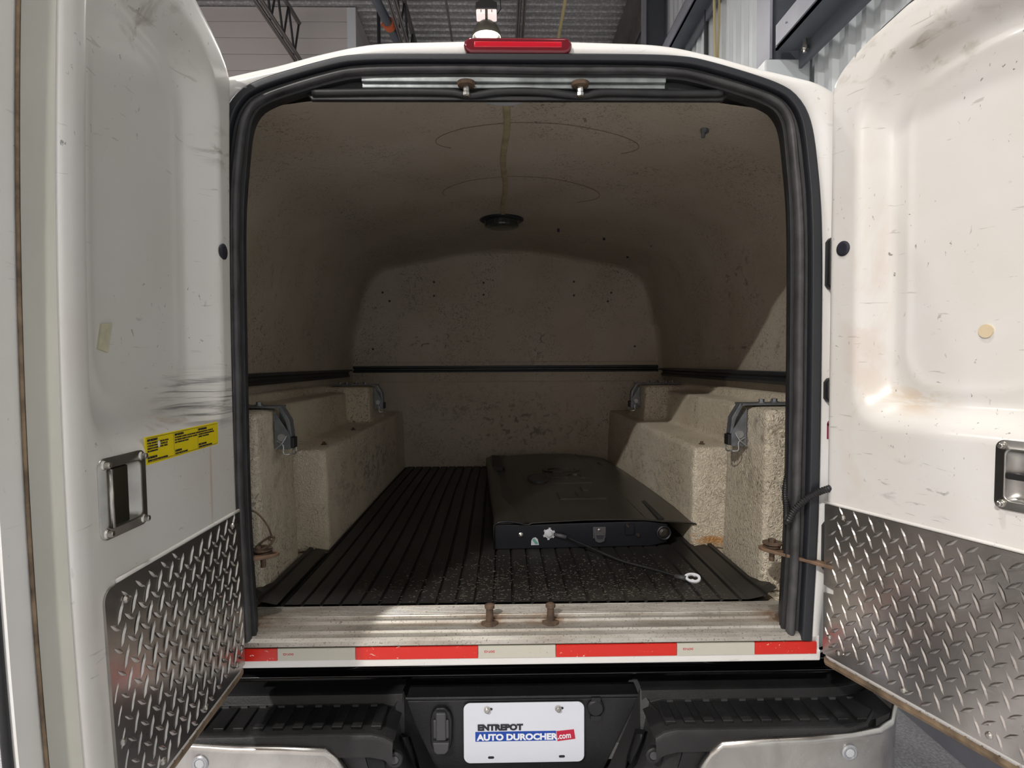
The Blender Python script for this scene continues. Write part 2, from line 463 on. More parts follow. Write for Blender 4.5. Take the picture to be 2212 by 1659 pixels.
# enclosed room at the far left with a grey white panelled face
room = empty('wall_partition', (-5.4, 8.5, 0)); struct(room, 'grey white panelled wall of the enclosed room at the back')
zs = [0, 2.4, 3.6] + [3.6 + .205 * k for k in range(1, 12)] + [CZ - .01]
for z0, z1 in zip(zs, zs[1:]):
    b = MB(); b.box(-8.9, -1.95, 6.50, 6.6, z0 + .002, z1 - .002); b.build('panel', M['drywall'], room, bevel=.004)
    b = MB(); b.box(-1.945, -1.87, 6.52, 8.6, z0 + .002, z1 - .002); b.build('panel', M['drywall'], room)
b = MB(); b.box(-1.97, -1.86, 6.49, 6.53, 0, CZ - .02); b.build('corner_trim', M['caulk'], room)

# steel frame of the right wall
def i_beam_y(x0, x1, y0, y1, z, h):
    """lying channel: web level, lip at the inner edge"""
    b = MB(); b.box(x0, x1, y0, y1, z, z + .012); b.box(x0, x0 + .012, y0, y1, z, z + h); b.box(x0, x0 + .05, y0, y1, z + h - .012, z + h); b.box(x1 - .03, x1 - .012, y0, y1, z - .10, z); return b
g1 = empty('wall_girt', (1.77, -.3, 3.27), 'grey steel girt above the open right door', 'steel beam', None)
i_beam_y(1.55, 1.715, -5, 2.10, 3.27, .14).build('beam_channel', M['greysteel'], g1)
b = MB(); b.box(1.542, 1.55, -5, 2.08, 3.285, 3.40)
for k in range(12): b.cyl((1.534, 1.95 - .25 * k, 3.345), (1.543, 1.95 - .25 * k, 3.345), .005, 8)
lab(b.build('beam_lip', M['greysteel2'], g1), 'lighter grey lip with bolt heads')
b = MB(); b.cyl((1.66, 1.98, 3.20), (1.66, 1.98, 3.29), .012, 10); b.cyl((1.66, 1.98, 3.215), (1.66, 1.98, 3.235), .02, 6); b.build('bolt', M['steel'], g1)
g2 = empty('wall_girt', (1.77, 4.2, 4.62), 'dark grey steel girt between the two columns', 'steel beam', None)
i_beam_y(1.60, 1.765, 2.35, 5.1, 4.50, .16).build('beam_channel', M['greysteel'], g2)
b = MB(); b.box(1.592, 1.60, 2.35, 5.1, 4.52, 4.64); lab(b.build('beam_lip', M['greysteel2'], g2), 'lighter grey lip')
g3 = empty('wall_girt', (1.77, 4, 5.7), 'brown grey eave beam under the roof deck', 'steel beam', None)
b = MB(); b.box(1.55, 1.765, -5, 13, 5.66, 5.70); b.box(1.55, 1.59, -5, 13, 5.70, 5.95); b.build('beam_channel', M['beam'], g3)
b = MB(); b.box(1.64, 1.66, -5, 13, 5.45, 5.66); b.build('web', M['beam'], g3)
def column(y, lbl, zb, zlo=None):
    c = empty('steel_column', (1.76, y, 0), lbl, 'column', None)
    b = MB(); b.box(1.53, 1.545, y - .09, y + .09, zb, CZ - .12); lab(b.build('flange', M['greysteel2'], c), 'lighter grey inner flange')
    b = MB(); b.box(1.545, 1.755, y - .008, y + .008, zb, CZ - .12); b.build('web', M['greysteel'], c)
    b = MB(); b.box(1.755, 1.768, y - .09, y + .09, zb, CZ - .12); b.build('flange', M['greysteel'], c)
    return c
c1 = column(2.22, 'grey steel column nearest the open right door', 3.24)
b = MB(); b.box(1.50, 1.765, 2.12, 2.34, .23, 3.235); lab(b.build('column_casing', M['wallpanel'], c1, bevel=.01), 'pale casing round the foot of the column')
column(5.25, 'dark steel column farther along the ribbed wall', 0)
b = MB(); b.box(1.665, 1.68, -4, 5.1, .0, .16); b.box(1.665, 1.765, -4, 5.1, .15, .16); b.box(1.73, 1.765, -4, 5.1, .16, .30)
tag(b.build('base_channel', M['greysteel2']), 'grey steel channel along the foot of the ribbed wall', 'steel beam')
b = MB(); b.tube([(1.70, 3.50, 5.6), (1.69, 3.51, 4.5), (1.71, 3.49, 3.4), (1.70, 3.50, 2.4)], .012, 8); b.tube([(1.72, 3.48, 5.6), (1.73, 3.50, 4.2), (1.70, 3.52, 3.0)], .009, 8)
tag(b.build('hanging_cable', M['rope']), 'pale yellow cable hanging on the ribbed wall', 'cable')
b = MB(); b.cyl((1.745, 3.85, .35), (1.745, 3.85, 5.4), .018, 10); tag(b.build('conduit', M['darkpipe']), 'thin dark vertical conduit on the ribbed wall', 'pipe')

# roof joists: bottom chord of two angles, web bars, top chord
def joist(p0, p1, lbl, dz=.5, n=9):
    j = empty('roof_joist', p0, lbl, 'joist', None)
    p0 = Vector(p0); p1 = Vector(p1); d = (p1 - p0).normalized(); s = d.cross(Vector((0, 0, 1))).normalized()
    for w in (-.032, .032):
        b = MB(); m = Matrix.Translation(p0 + s * w) @ Matrix((( *[d.x, s.x, 0], 0), (d.y, s.y, 0, 0), (d.z, 0, 1, 0), (0, 0, 0, 1)))
        b.box(0, (p1 - p0).length, -.022, .022, 0, .006, m); b.box(0, (p1 - p0).length, -.003, .003, 0, .05, m); b.build('chord', M['beam'], j)
    b = MB(); b.tube([p0 + Vector((0, 0, dz)), p1 + Vector((0, 0, dz))], .03, 6); b.build('chord', M['beam'], j)
    for k in range(n):
        a = p0.lerp(p1, k / n); c = p0.lerp(p1, (k + .5) / n); e = p0.lerp(p1, (k + 1) / n)
        for q, w in ((a, c), (e, c)):
            b = MB(); b.tube([q + Vector((0, 0, dz)), w + Vector((0, 0, .02))], .014, 6); b.build('web_bar', M['darkpipe'], j)
joist((-2.55, 3.0, 5.28), (-2.55, 6.4, 5.28), 'brown grey open web joist in front of the panelled wall')
joist((-1.18, 2, 5.38), (-1.18, 13, 5.38), 'open web joist beside the orange coupled pipe', .5, 16)
joist((.22, 2, 5.45), (.22, 13, 5.45), 'open web joist right of the hanging lamp', .45, 0)
b = MB(); b.cyl((-8.9, 5.6, 5.70), (-1.05, 5.6, 5.70), .03, 8); tag(b.build('roof_pipe', M['darkpipe']), 'thick dark pipe across the roof, high at the left', 'pipe')
b = MB(); b.cyl((-8.9, 6.0, 5.80), (.1, 6.0, 5.86), .018, 8); tag(b.build('roof_pipe', M['beam']), 'thin grey brown rod crossing the roof below the deck', 'pipe')
b = MB(); b.cyl((-1.55, 6.4, 5.1), (-1.55, 6.4, 6.04), .022, 8); b.cyl((-1.55, 6.4, 4.2), (-1.55, 6.4, 5.1), .022, 8); tag(b.build('hanger_rod', M['darkpipe']), 'dark vertical rod in front of the corner of the panelled wall', 'rod')
sp = empty('sprinkler_pipe', (-1.45, 6, 5.2), 'grey sprinkler pipe with orange couplings', 'pipe')
b = MB(); b.cyl((-1.59, 3.2, 5.45), (-.84, 10, 5.35), .05, 14); b.build('pipe', M['greysteel'], sp)
for yy in (5.75, 7.4):
    b = MB(); t = (yy - 3.2) / 6.8; b.cyl((-1.59 + .75 * t, yy - .045, 5.45 - .1 * t), (-1.59 + .75 * t + .008, yy + .045, 5.45 - .1 * t), .068, 14)
    b.box(-1.67 + .75 * t, -1.51 + .75 * t, yy - .02, yy + .02, 5.43 - .1 * t, 5.46 - .1 * t); b.build('coupling', M['orange'], sp)
b = MB(); b.cyl((-.62, 4, 5.5), (-.62, 12, 5.62), .014, 8); tag(b.build('conduit', M['beam']), 'thin grey conduit left of the hanging lamp', 'pipe')
b = MB(); b.cyl((.72, 4, 5.55), (.70, 12, 5.62), .022, 8); tag(b.build('roof_pipe', M['rope']), 'thin yellow pipe under the deck right of the lamp', 'pipe')
b = MB(); b.box(.28, .50, 7.9, 8.0, 5.62, 5.80); b.box(.34, .44, 7.94, 7.96, 5.8, 6.049)
tag(b.build('junction_box', M['darkpipe'], bevel=.006), 'small dark box hanging under the roof deck', 'box')

# high-bay lamps
def high_bay(x, y, z, watts, lbl, grp=None):
    t = empty('high_bay_lamp', (x, y, z), lbl, 'lamp', grp)
    T = Matrix.Translation((x, y, z))
    b = MB(); b.lathe([(.145, 0), (.15, .01), (.142, .05), (.115, .11), (.07, .15), (.03, .165)], T, 28)
    b.f = b.f[:-2] + [b.f[-1]]; b.build('reflector', M['dome'], t, smooth=True, solid=.004)
    b = MB(); b.lathe([(.12, .03), (.12, .034)], T, 24); b.build('lens', M['lampwhite'], t)
    b = MB(); b.box(x - .105, x + .105, y - .08, y + .08, z + .205, z + .25); lab(b.build('side_glass', M['lamppink'], t, bevel=.01), 'lit band under the housing')
    b = MB(); b.box(x - .013, x + .013, y - .088, y + .088, z + .15, z + .26)
    for q in (-.055, .055): b.box(x + q - .004, x + q + .004, y - .084, y - .08, z + .215, z + .24)
    b.build('bracket', M['dome'], t)
    b = MB(); m = T
    b.prism([(-.11, .25), (.11, .25), (.11, .31), (.045, .345), (.04, .375), (-.04, .375), (-.045, .345), (-.11, .31)], lambda p: (x + p[0], y - .09, z + p[1]), lambda p: (x + p[0], y + .09, z + p[1]))
    b.build('ballast_housing', M['plasticgrey'], t, bevel=.008)
    b = MB(); b.cyl((x, y, z + .37), (x, y, CZ), .008, 8); b.build('hanger_rod', M['darkpipe'], t)
    b = MB(); b.tube(smooth_path([(x + .11, y, z + .24), (x + .15, y, z + .3), (x + .13, y, z + .42), (x + .06, y, z + .55), (x + .03, y, CZ)], 14), .005, 6); b.build('cord', M['darkpipe'], t)
    if watts:
        l = bpy.data.lights.new('lamp_light', 'AREA'); l.shape = 'DISK'; l.size = .26; l.energy = watts; l.color = LAMPCOL
        o = bpy.data.objects.new('lamp_light', l); COL.objects.link(o); o.parent = t; o.location = (0, 0, .024)
        if grp and z > 5:      # added upward light to brighten the deck, not part of the fixture
            l = bpy.data.lights.new('added_up_light', 'AREA'); l.shape = 'DISK'; l.size = .2; l.energy = UP[0]; l.color = LAMPCOL
            o = bpy.data.objects.new('added_up_light', l); COL.objects.link(o); o.parent = t; o.location = (0, 0, .36); o.rotation_euler = (PI, 0, 0)
LN = {1: 'high bay lamp high behind the open left door', 3: 'high bay lamp far to the left of the truck', 4: 'high bay lamp straight above the door opening', 5: 'high bay lamp behind the open right door', 6: 'low high bay lamp in front of the panelled wall'}
for i, (x, y, z, w) in enumerate(LAMPS):
    if i == 0: high_bay(x, y, z, w, 'lit high bay lamp hanging above the truck roof')
    elif w: high_bay(x, y, z, w, LN[i], 'high bay lamps outside the view')

# ================================================================ THE TRUCK
CXT = .012
truck = empty('service_truck', (CXT, 1.2, 0), 'truck with a white fibreglass service body, both rear doors wide open', 'truck')

# opening outline (centre line of the black trim), half shape mirrored
half = [(.678, .838), (.690, 1.145), (.692, 1.47), (.689, 1.789), (.676, 1.95), (.659, 2.041), (.628, 2.092), (.585, 2.119), (.504, 2.146), (.41, 2.171), (.36, 2.178), (.292, 2.181), (.15, 2.182), (0, 2.182)]
opath = [(CXT - a, 0, z) for a, z in half] + [(CXT + a, 0, z) for a, z in half[-2::-1]]
OP = smooth_path(opath, 220)
ON = []
for i in range(len(OP)):
    t = (OP[min(i + 1, len(OP) - 1)] - OP[max(i - 1, 0)]).normalized()
    n = Vector((t.z, 0, -t.x)); ON.append(n)       # points into the opening
for _ in range(6): ON = [ON[0]] + [(a + b_ * 2 + c).normalized() for a, b_, c in zip(ON, ON[1:], ON[2:])] + [ON[-1]]
def sweep(prof, closed=True, cap=True, i0=0, i1=None, wob=None):
    i1 = len(OP) if i1 is None else i1
    b = MB(); idx = list(range(i0, i1)); k = len(prof); o = 0
    for i in idx:
        for (d, y) in prof:
            w = wob(i) if wob else 0
            q = OP[i] + ON[i] * (d * (1 - .33 * abs(ON[i].z)) + w); b.v.append((q.x, y, q.z))
    for a in range(len(idx) - 1):
        for j in range(k if closed else k - 1):
            b.f.append((a * k + j, a * k + (j + 1) % k, (a + 1) * k + (j + 1) % k, (a + 1) * k + j))
    if closed and cap:
        b.f.append(tuple(range(k))); e = (len(idx) - 1) * k; b.f.append(tuple(e + j for j in range(k)))
    return b
# white rear frame: ring between outer outline and opening, with the outer skin running forward
outh = [(.712, .786), (.716, .87), (.735, 1.0), (.775, 1.2), (.80, 1.5), (.80, 1.85), (.785, 1.99), (.752, 2.085), (.70, 2.128), (.62, 2.150), (.545, 2.167), (.44, 2.195), (.33, 2.216), (.2, 2.222), (0, 2.226)]
outer = smooth_path([(CXT - a, 0, z) for a, z in outh] + [(CXT + a, 0, z) for a, z in outh[-2::-1]], 220)
b = MB(); n = len(OP)
rings = []
inner_low = [Vector((p.x, 0, p.z)) for p in OP]
rad = [('w', 2.25), ('w', .16), (0, .03), (.004, .014), (.012, .004), (.024, 0)]
cen = Vector((CXT, 0, 1.5))
for off, yy in rad:
    if off == 'w': rings.append([Vector((CXT + (p.x - CXT) * max(1, .965 / max(abs(p.x - CXT), .55) * sstep((2.19 - p.z) / .15)), yy, p.z)) for p in outer])
    else: rings.append([Vector((p.x, yy, p.z)) + (cen - p).normalized() * off for p in outer])
rings.append([Vector((p.x, 0, p.z)) for p in inner_low]); rings.append([Vector((p.x, .10, p.z)) for p in inner_low])
b.grid(lambda i, j: rings[j][i], n - 1, len(rings) - 1)
lab(b.build('body_shell', M['gel'], truck, smooth=True), 'white fibreglass rear frame and outer shell')
# sill strip, aluminium threshold
prof = [(.0, .786), (-.004, .789), (-.006, .812), (.0, .814), (.0, .845), (.02, .845), (.02, .79)]
b = MB(); b.prism(prof, lambda p: (-.70, p[0], p[1]), lambda p: (.715, p[0], p[1])); lab(b.build('sill_face', M['gel'], truck, bevel=.002), 'white painted strip under the door opening')
sp_ = [(.135, .83), (.135, .874)]
y = .130
for k in range(7): sp_ += [(y, .877), (y - .005, .877), (y - .0065, .8745), (y - .009, .8745)]; y -= .009
sp_ += [(y, .872), (y - .012, .870), (y - .014, .865), (y - .026, .863), (.020, .862), (.018, .857), (.004, .853), (-.006, .848), (-.008, .8385), (-.002, .836), (.0, .83)]
b = MB(); b.prism(sp_, lambda p: (-.665, p[0], p[1]), lambda p: (.685, p[0], p[1])); lab(b.build('threshold', M['alu'], truck), 'pitted aluminium threshold with fine ribs and rust stains')
xs = [(-.66, -.55, 0), (-.55, -.371, 1), (-.371, -.088, 0), (-.088, .092, 1), (.092, .375, 0), (.375, .558, 1), (.558, .704, 0)]
for a, c, w in xs:
    b = MB(); b.box(a + .0005, c - .0005, -.0085, -.0035, .8065, .8345); lab(b.build('reflective_tape', M['tape_white' if w else 'tape_red'], truck), 'off white reflective tape segment' if w else 'red reflective tape segment')
for x in (-.525, -.062, .401):
    m = Matrix.Translation((x + .0, -.0087, .824)) @ Matrix.Rotation(PI, 4, 'Y') @ Matrix.Rotation(R(-90), 4, 'X')
    m = Matrix.Translation((x, -.0087, .824)) @ Matrix.Rotation(R(90), 4, 'X') @ Matrix.Rotation(PI, 4, 'Z')
    text_mb('DOT-C2', .0065, m, offset=.0002, extrude=.0001, align='CENTER').build('tape_print', M['redprint'], truck)
# striker pins with rust rings
for x in (-.062, .085):
    T = Matrix.Translation((x, .05, .862))
    b = MB(); b.lathe([(.022, 0), (.02, .005), (.009, .007), (.0085, .038), (.012, .039), (.012, .046), (.006, .049)], T, 14); lab(b.build('striker_pin', M['rust'], truck, smooth=False), 'rusty striker pin on the threshold')
for x in (-.633, .645):
    T = Matrix.Translation((x, .055, .862)); b = MB(); b.lathe([(.022, 0), (.02, .003), (.012, .004), (.011, .010), (.004, .011)], T, 12); lab(b.build('bolt', M['rust'], truck), 'rusty bolt at the end of the threshold')

# black trim and seals round the opening
outer_tr = [(-.002, .0), (-.002, -.010), (.003, -.013), (.020, -.012), (.024, -.006), (.024, .02), (-.002, .02)]
sweep(outer_tr).build('door_trim', M['trim'], truck, bevel=.0015)
sweep([(.024, .006), (.036, .010), (.036, .05), (.024, .05)]).build('seal_channel', M['rubber'], truck)
circ = [(.0435 + .0105 * math.cos(a), .006 - .0125 * math.sin(a)) for a in [2 * PI * k / 10 for k in range(10)]]
lab(sweep(circ, wob=lambda i: .0012 * math.sin(i * .23) * math.sin(i * .07)).build('door_seal', M['bulb'], truck, smooth=True), 'worn grey black bulb seal')
sweep([(.048, .012), (.060, .014), (.062, .024), (.056, .030), (.048, .060), (.040, .06)]).build('seal_lip', M['rubber'], truck, bevel=.001)

# header bar inside the top of the opening
pl = [(-.485, 2.112), (-.478, 2.096), (.478, 2.098), (.490, 2.112), (.37, 2.158), (-.35, 2.158)]
b = MB(); b.prism(pl, lambda p: (CXT + p[0] - .0, .030, p[1]), lambda p: (CXT + p[0], .046, p[1])); lab(b.build('header_bar', M['rubber'], truck, bevel=.003), 'black header bar under the roof edge')
b = MB(); b.box(-.345, .350, .012, .030, 2.130, 2.142); b.box(-.345, .350, .020, .030, 2.119, 2.130)
b.build('header_strip', M['galv'], truck, bevel=.002)
tp = smooth_path([(CXT + x, .020, 2.107 + z) for x, z in ((-.47, 0), (-.3, .003), (-.16, .002), (-.11, -.005), (-.04, .004), (.05, .004), (.14, -.005), (.2, .003), (.35, .001), (.47, .002))], 80)
b = MB(); b.tube(tp, .0085, 12); lab(b.build('header_seal', M['rubber'], truck, smooth=True), 'sagging bulb seal along the header')
b = MB(); b.prism([(-.482, 2.104), (-.472, 2.092), (.472, 2.093), (.478, 2.104)], lambda p: (CXT + p[0], .022, p[1]), lambda p: (CXT + p[0], .042, p[1] + .004)); b.build('header_lip', M['rubber'], truck, bevel=.002)
for x in (-.107, .152):
    T = Matrix.Translation((x, .008, 2.122)) @ Matrix.Rotation(PI, 4, 'X')
    b = MB(); b.lathe([(.021, -.004), (.019, .004), (.012, .006)], T, 18); b.build('washer', M['rust'], truck)
    b = MB(); b.lathe([(.008, 0), (.0075, .017), (.0095, .019), (.0095, .026), (.006, .028)], T, 8); lab(b.build('striker_pin', M['steel'], truck), 'bright striker pin under the header')
# third brake light
def capsule(cx, cz, w, h, n=12):
    r = h / 2; pts = []
    for s_, c in ((1, cx + w / 2 - r), (-1, cx - w / 2 + r)):
        for k in range(n + 1):
            a = -PI / 2 + PI * k / n
            pts.append((c + s_ * r * math.cos(a), cz + s_ * r * math.sin(a)))
    return pts
bl = MB(); bl.prism(capsule(.010, 2.1985, .242, .034), lambda p: (p[0], -.016, p[1]), lambda p: (p[0], .004, p[1]))
bl = lab(bl.build('brake_light', M['redlens'], truck, bevel=.006, seg=3), 'dark red third brake light')
b = MB(); b.box(-.088, .108, -.0175, -.013, 2.1925, 2.2055); lab(b.build('lens_strip', M['redglow'], bl, bevel=.002), 'brighter red strip in the lens')

# ---------------------------------------------------------------- inside of the canopy
YB = 2.17
uph = [(.925, 1.36), (.92, 1.50), (.905, 1.70), (.875, 1.88), (.835, 1.98), (.77, 2.045), (.67, 2.085), (.5, 2.112), (.3, 2.135), (.14, 2.150), (0, 2.154)]
U = smooth_path([(-a, 0, z) for a, z in uph] + [(a, 0, z) for a, z in uph[-2::-1]], 90)
cen = Vector((0, 0, 1.62))
ys = [.08 + .12 * k for k in range(17)]
rows = [(y, 0.0) for y in ys if y < YB - .08]
rr = .065
for k in range(1, 9):
    a = PI / 2 * k / 8; rows.append((YB - rr + rr * math.sin(a), rr * (1 - math.cos(a)) * .55))
def cpt(i, j):
    y, off = rows[j]
    p = U[i]; d = (cen - p).normalized()
    taper = (.035 if abs(p.x) > .78 else .035 * sstep((abs(p.x) - .1) / .6)) * sstep((y - .9) / 1.3) * (1 if p.z > 1.7 else .3)
    q = p + d * (off + taper); return (q.x + .005, y, q.z)
b = MB(); b.grid(cpt, 90, len(rows) - 1)
k = len(b.v); last = [len(b.v) - 91 + i for i in range(91)]
b.v += [(.005, YB, 1.36)]
for i in range(90): b.f.append((last[i], last[i + 1], k))
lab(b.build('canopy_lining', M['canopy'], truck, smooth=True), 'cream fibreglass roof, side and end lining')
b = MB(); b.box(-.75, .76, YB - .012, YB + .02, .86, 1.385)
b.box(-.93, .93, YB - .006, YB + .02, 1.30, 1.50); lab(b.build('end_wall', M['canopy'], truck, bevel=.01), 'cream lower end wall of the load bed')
# roof seam
b = MB(); b.grid(lambda i, j: (-.016 + .005 * math.sin(j * .6) + (-.010, -.006, .006, .010)[i], .16 + 1.16 * j / 20, 2.1535 - (.0, .004, .004, .0)[i]), 3, 20)
lab(b.build('roof_seam', simple('yellowed seam', (.36, .30, .18), .6, var=.3, vscale=20), truck, smooth=True), 'yellowed seam along the roof lining')

# soft edged fibreglass boxes over the wheel arches
def boxes(side):
    b = MB(); s = side; dx = 0.0 if s > 0 else .0
    def bb(x0, x1, y0, y1, z0, z1, tx=0, ty=0):
        # tx: how far the inner face leans out towards the top
        vs = []
        for x in (0, 1):
            for y in (y0, y1):
                for z in (0, 1):
                    X = (x0 + (tx if z else 0)) if x == 0 else x1
                    Y = y + (ty if (z and y == y0) else 0) - (ty if (z and y == y1) else 0)
                    vs.append((s * X, Y, z1 if z else z0))
        b.add(vs, [(0, 1, 3, 2), (4, 6, 7, 5), (0, 4, 5, 1), (2, 3, 7, 6), (0, 2, 6, 4), (1, 5, 7, 3)])
    bb(.665, .93, .205, .50, .87, 1.362, .015, .01)       # post beside the door
    bb(.597, .93, .585, 2.19, .87, 1.208, .012, .012)      # low step
    bb(.752, .93, .42, 2.19, .87, 1.352, .02, .02)        # high step
    bb(.70, .93, .42, .63, .87, 1.16, .03, .0)
    bb(.655, .93, 1.50, 1.84, 1.15, 1.378, .012, .012)    # front post
    bb(.86, .95, .15, 2.19, 1.2, 1.385, .02, 0)           # top ledge
    o = b.build('wheel_arch_box', M['liner'], truck)
    md = o.modifiers.new('remesh', 'REMESH'); md.mode = 'VOXEL'; md.voxel_size = .0085; md.use_smooth_shade = True
    sm = o.modifiers.new('smooth', 'SMOOTH'); sm.factor = .7; sm.iterations = 7
    return lab(o, 'cream stepped fibreglass box over the %s wheel arch' % ('right' if s > 0 else 'left'))
boxes(1); boxes(-1)

# black rails
for s in (1, -1):
    b = MB(); b.prism([(.914, 1.412), (.914, 1.458), (.900, 1.456), (.897, 1.446), (.905, 1.440), (.905, 1.430), (.897, 1.424), (.900, 1.414)], lambda p: (s * p[0], .10, p[1] + .0), lambda p: (s * p[0], 2.09, p[1]))
    lab(b.build('side_rail', M['trim'], truck), 'black channel rail along the %s side' % ('right' if s > 0 else 'left'))
b = MB(); b.prism([(2.166, 1.436), (2.166, 1.476), (2.15, 1.474), (2.148, 1.463), (2.158, 1.458), (2.158, 1.452), (2.148, 1.447), (2.15, 1.438)], lambda p: (-.895, p[0], p[1]), lambda p: (.895, p[0], p[1]))
lab(b.build('end_rail', M['trim'], truck), 'black channel rail across the end wall')
for s in (-1, 1):
    b = MB(); b.cyl((s * .892, 2.12, 1.452), (s * .905, 2.10, 1.450), .004, 8); b.build('rail_pin', M['trim'], truck)

# over-centre clamps
def clamp(x, y, z, s, w, lbl):
    c = empty('clamp', (x, y, z), None, parent=truck); lab(c, lbl)
    def P_(a, d, h): return (x + s * a, y + d, z + (h * .78 if h < 0 else h))      # a: outwards from the post's inner face
    b = MB(); b.box(min(x - s * .02, x + s * .20), max(x - s * .02, x + s * .20), y - .03, y + .03, z, z + .006); b.build('top_plate', M['zinc'], c, bevel=.001)
    for a, d in ((.04, -.015), (.09, .012), (.13, -.012), (.17, .014)):
        b = MB(); b.cyl(P_(a, d, .006), P_(a, d, .009), .012, 14); b.cyl(P_(a, d, .009), P_(a, d, .017), .008, 6); b.build('bolt', M['zinc'], c)
    pts = [(-.02, .006), (-.045, -.045), (-.05, -.105), (-.045, -.105), (-.032, -.045), (-.012, .0)]
    b = MB(); b.prism(pts, lambda p: P_(p[0], -w, p[1]), lambda p: P_(p[0], w, p[1])); lab(b.build('strap', M['zinc'], c, bevel=.001), 'grey bent strap')
    b = MB(); b.prism([(-.004, -.01), (-.048, -.10), (-.048, -.15), (-.004, -.15)], lambda p: P_(p[0], -w - .004, p[1]), lambda p: P_(p[0], -w - .001, p[1]))
    b.prism([(-.004, -.01), (-.048, -.10), (-.048, -.15), (-.004, -.15)], lambda p: P_(p[0], w + .001, p[1]), lambda p: P_(p[0], w + .004, p[1])); b.build('cheek', M['zinc'], c)
    b = MB(); b.box(min(P_(-.056, 0, 0)[0], P_(-.03, 0, 0)[0]), max(P_(-.056, 0, 0)[0], P_(-.03, 0, 0)[0]), y - w, y + w, z - .115, z - .084); lab(b.build('pad', M['rubber'], c, bevel=.002), 'black rubber pad')
    b = MB(); b.cyl(P_(-.025, -w - .009, -.107), P_(-.025, -w - .003, -.107), .011, 16); b.build('rivet', M['silver'], c)
    b = MB(); b.tube(smooth_path([P_(-.012, -w - .008, -.118), P_(-.03, -w - .01, -.135), P_(-.03, -w - .008, -.165), P_(-.048, -w, -.168), P_(-.05, w, -.168), P_(-.05, w, -.12)], 20), .0022, 8); b.build('wire_bail', M['silver'], c)
    b = MB(); b.tube(smooth_path([P_(-.038, -w - .008, -.10), P_(-.026, -w - .011, -.128), P_(-.006, -w - .008, -.150)], 10), .0022, 8); b.build('wire_bail', M['silver'], c)
clamp(.676, .345, 1.366, 1, .016, 'grey over-centre clamp on the right post nearest the door')
clamp(-.676, .345, 1.366, -1, .016, 'grey over-centre clamp on the left post nearest the door')
clamp(.664, 1.62, 1.382, 1, .015, 'grey over-centre clamp on the right post near the end wall')
clamp(-.664, 1.62, 1.382, -1, .015, 'grey over-centre clamp on the left post near the end wall')
for (x, y) in ((-.65, .72), (-.66, 1.18), (.655, .66)):
    b = MB(); b.lathe([(.011, 0), (.011, .002), (.006, .003), (.006, .009), (.003, .010)], Matrix.Translation((x, y, 1.209)), 8); lab(b.build('bolt', M['rust'], truck), 'small rusty bolt on the low step')
for (x, z) in ((-.72, 1.905), (-.68, 1.855), (-.42, 1.965), (-.42, 1.885), (-.78, 1.575), (.40, 1.965), (.40, 1.885), (.62, 1.90), (.60, 1.85), (.76, 1.585), (-.13, 1.96), (-.13, 1.89)):
    b = MB(); b.cyl((x, YB - .004, z), (x, YB - .010, z), .006, 10); b.build('wall_plug', M['ink'], truck)
for (x, y) in ((.25, 1.55), (.48, 1.6), (.66, 1.9), (.71, 1.58)):
    b = MB(); z = 2.135 - .03 * (x > .4) - .035 * (x > .6); b.cyl((x, y, z - .012), (x, y, z + .02), .006, 8); b.build('wall_plug', M['ink'], truck)

# roof vents
v = empty('roof_vent', (-.024, 1.42, 2.10), None, parent=truck); lab(v, 'round black roof vent lamp with smoked lens')
T = Matrix.Translation((-.024, 1.42, 2.153)) @ Matrix.Rotation(PI, 4, 'X')
b = MB(); b.lathe([(.101, 0), (.101, .006), (.094, .011), (.08, .013)], T, 36); b.build('ring', M['trim'], v)
b = MB(); b.lathe([(.079, .012), (.079, .030), (.076, .036), (.055, .042), (.02, .044)], T, 36); b.build('lens', M['lampglass'], v, smooth=False)
for k in range(8):
    a = 2 * PI * (k + .5) / 8; b = MB(); b.tube([T @ Vector((.080 * math.cos(a), .080 * math.sin(a), h)) for h in (.012, .022, .032)], .0022, 6); b.build('rib', M['plasticgrey'], v)
b = MB(); b.lathe([(.075, 0), (.075, .006), (.06, .012), (.02, .014)], Matrix.Translation((-.02, .105, 2.152)) @ Matrix.Rotation(PI, 4, 'X'), 30); lab(b.build('roof_vent', M['pale'], truck, smooth=True), 'pale round vent behind the header')
# traced rings of removed fixtures
for cx, cy, rx, ry, a0, a1 in ((.08, .42, .30, .12, R(150), R(390)), (.05, .95, .30, .17, R(170), R(400))):
    pts = []
    for k in range(40):
        a = a0 + (a1 - a0) * k / 39; x = cx + rx * math.cos(a); y = cy + ry * math.sin(a)
        zz = interp(abs(x), [(p[0], p[1]) for p in sorted(uph)]) - .035 * sstep((abs(x) - .1) / .6) * sstep((y - .9) / 1.3) - .001
        pts.append((x, y, zz))
    b = MB(); b.tube(pts, .0008, 5); lab(b.build('pencil_ring', M['seam'], truck), 'faint curved line on the roof lining')
# loose screw hanging from the roof
T = Matrix.Translation((.512, .235, 2.112)) @ Matrix.Rotation(R(188), 4, 'X') @ Matrix.Rotation(R(-14), 4, 'Y')
b = MB(); b.lathe([(.006, -.01), (.006, .002), (.0105, .003), (.0105, .013), (.006, .014)], T, 14)
b = MB(); b.lathe([(.0055, .018), (.0055, -.012)], T, 10); b.lathe([(.010, -.012), (.010, -.024), (.006, -.025)], T, 14)
sc_ = Matrix.Translation((.512, .235, 2.104))
b = MB(); b.tube([(.514, .235, 2.125), (.511, .236, 2.088)], .0052, 10); b.tube([(.5145, .235, 2.112), (.5150, .235, 2.100)], .0105, 14)
lab(b.build('screw', M['zinc'], truck), 'socket head screw sticking out of the roof lining')

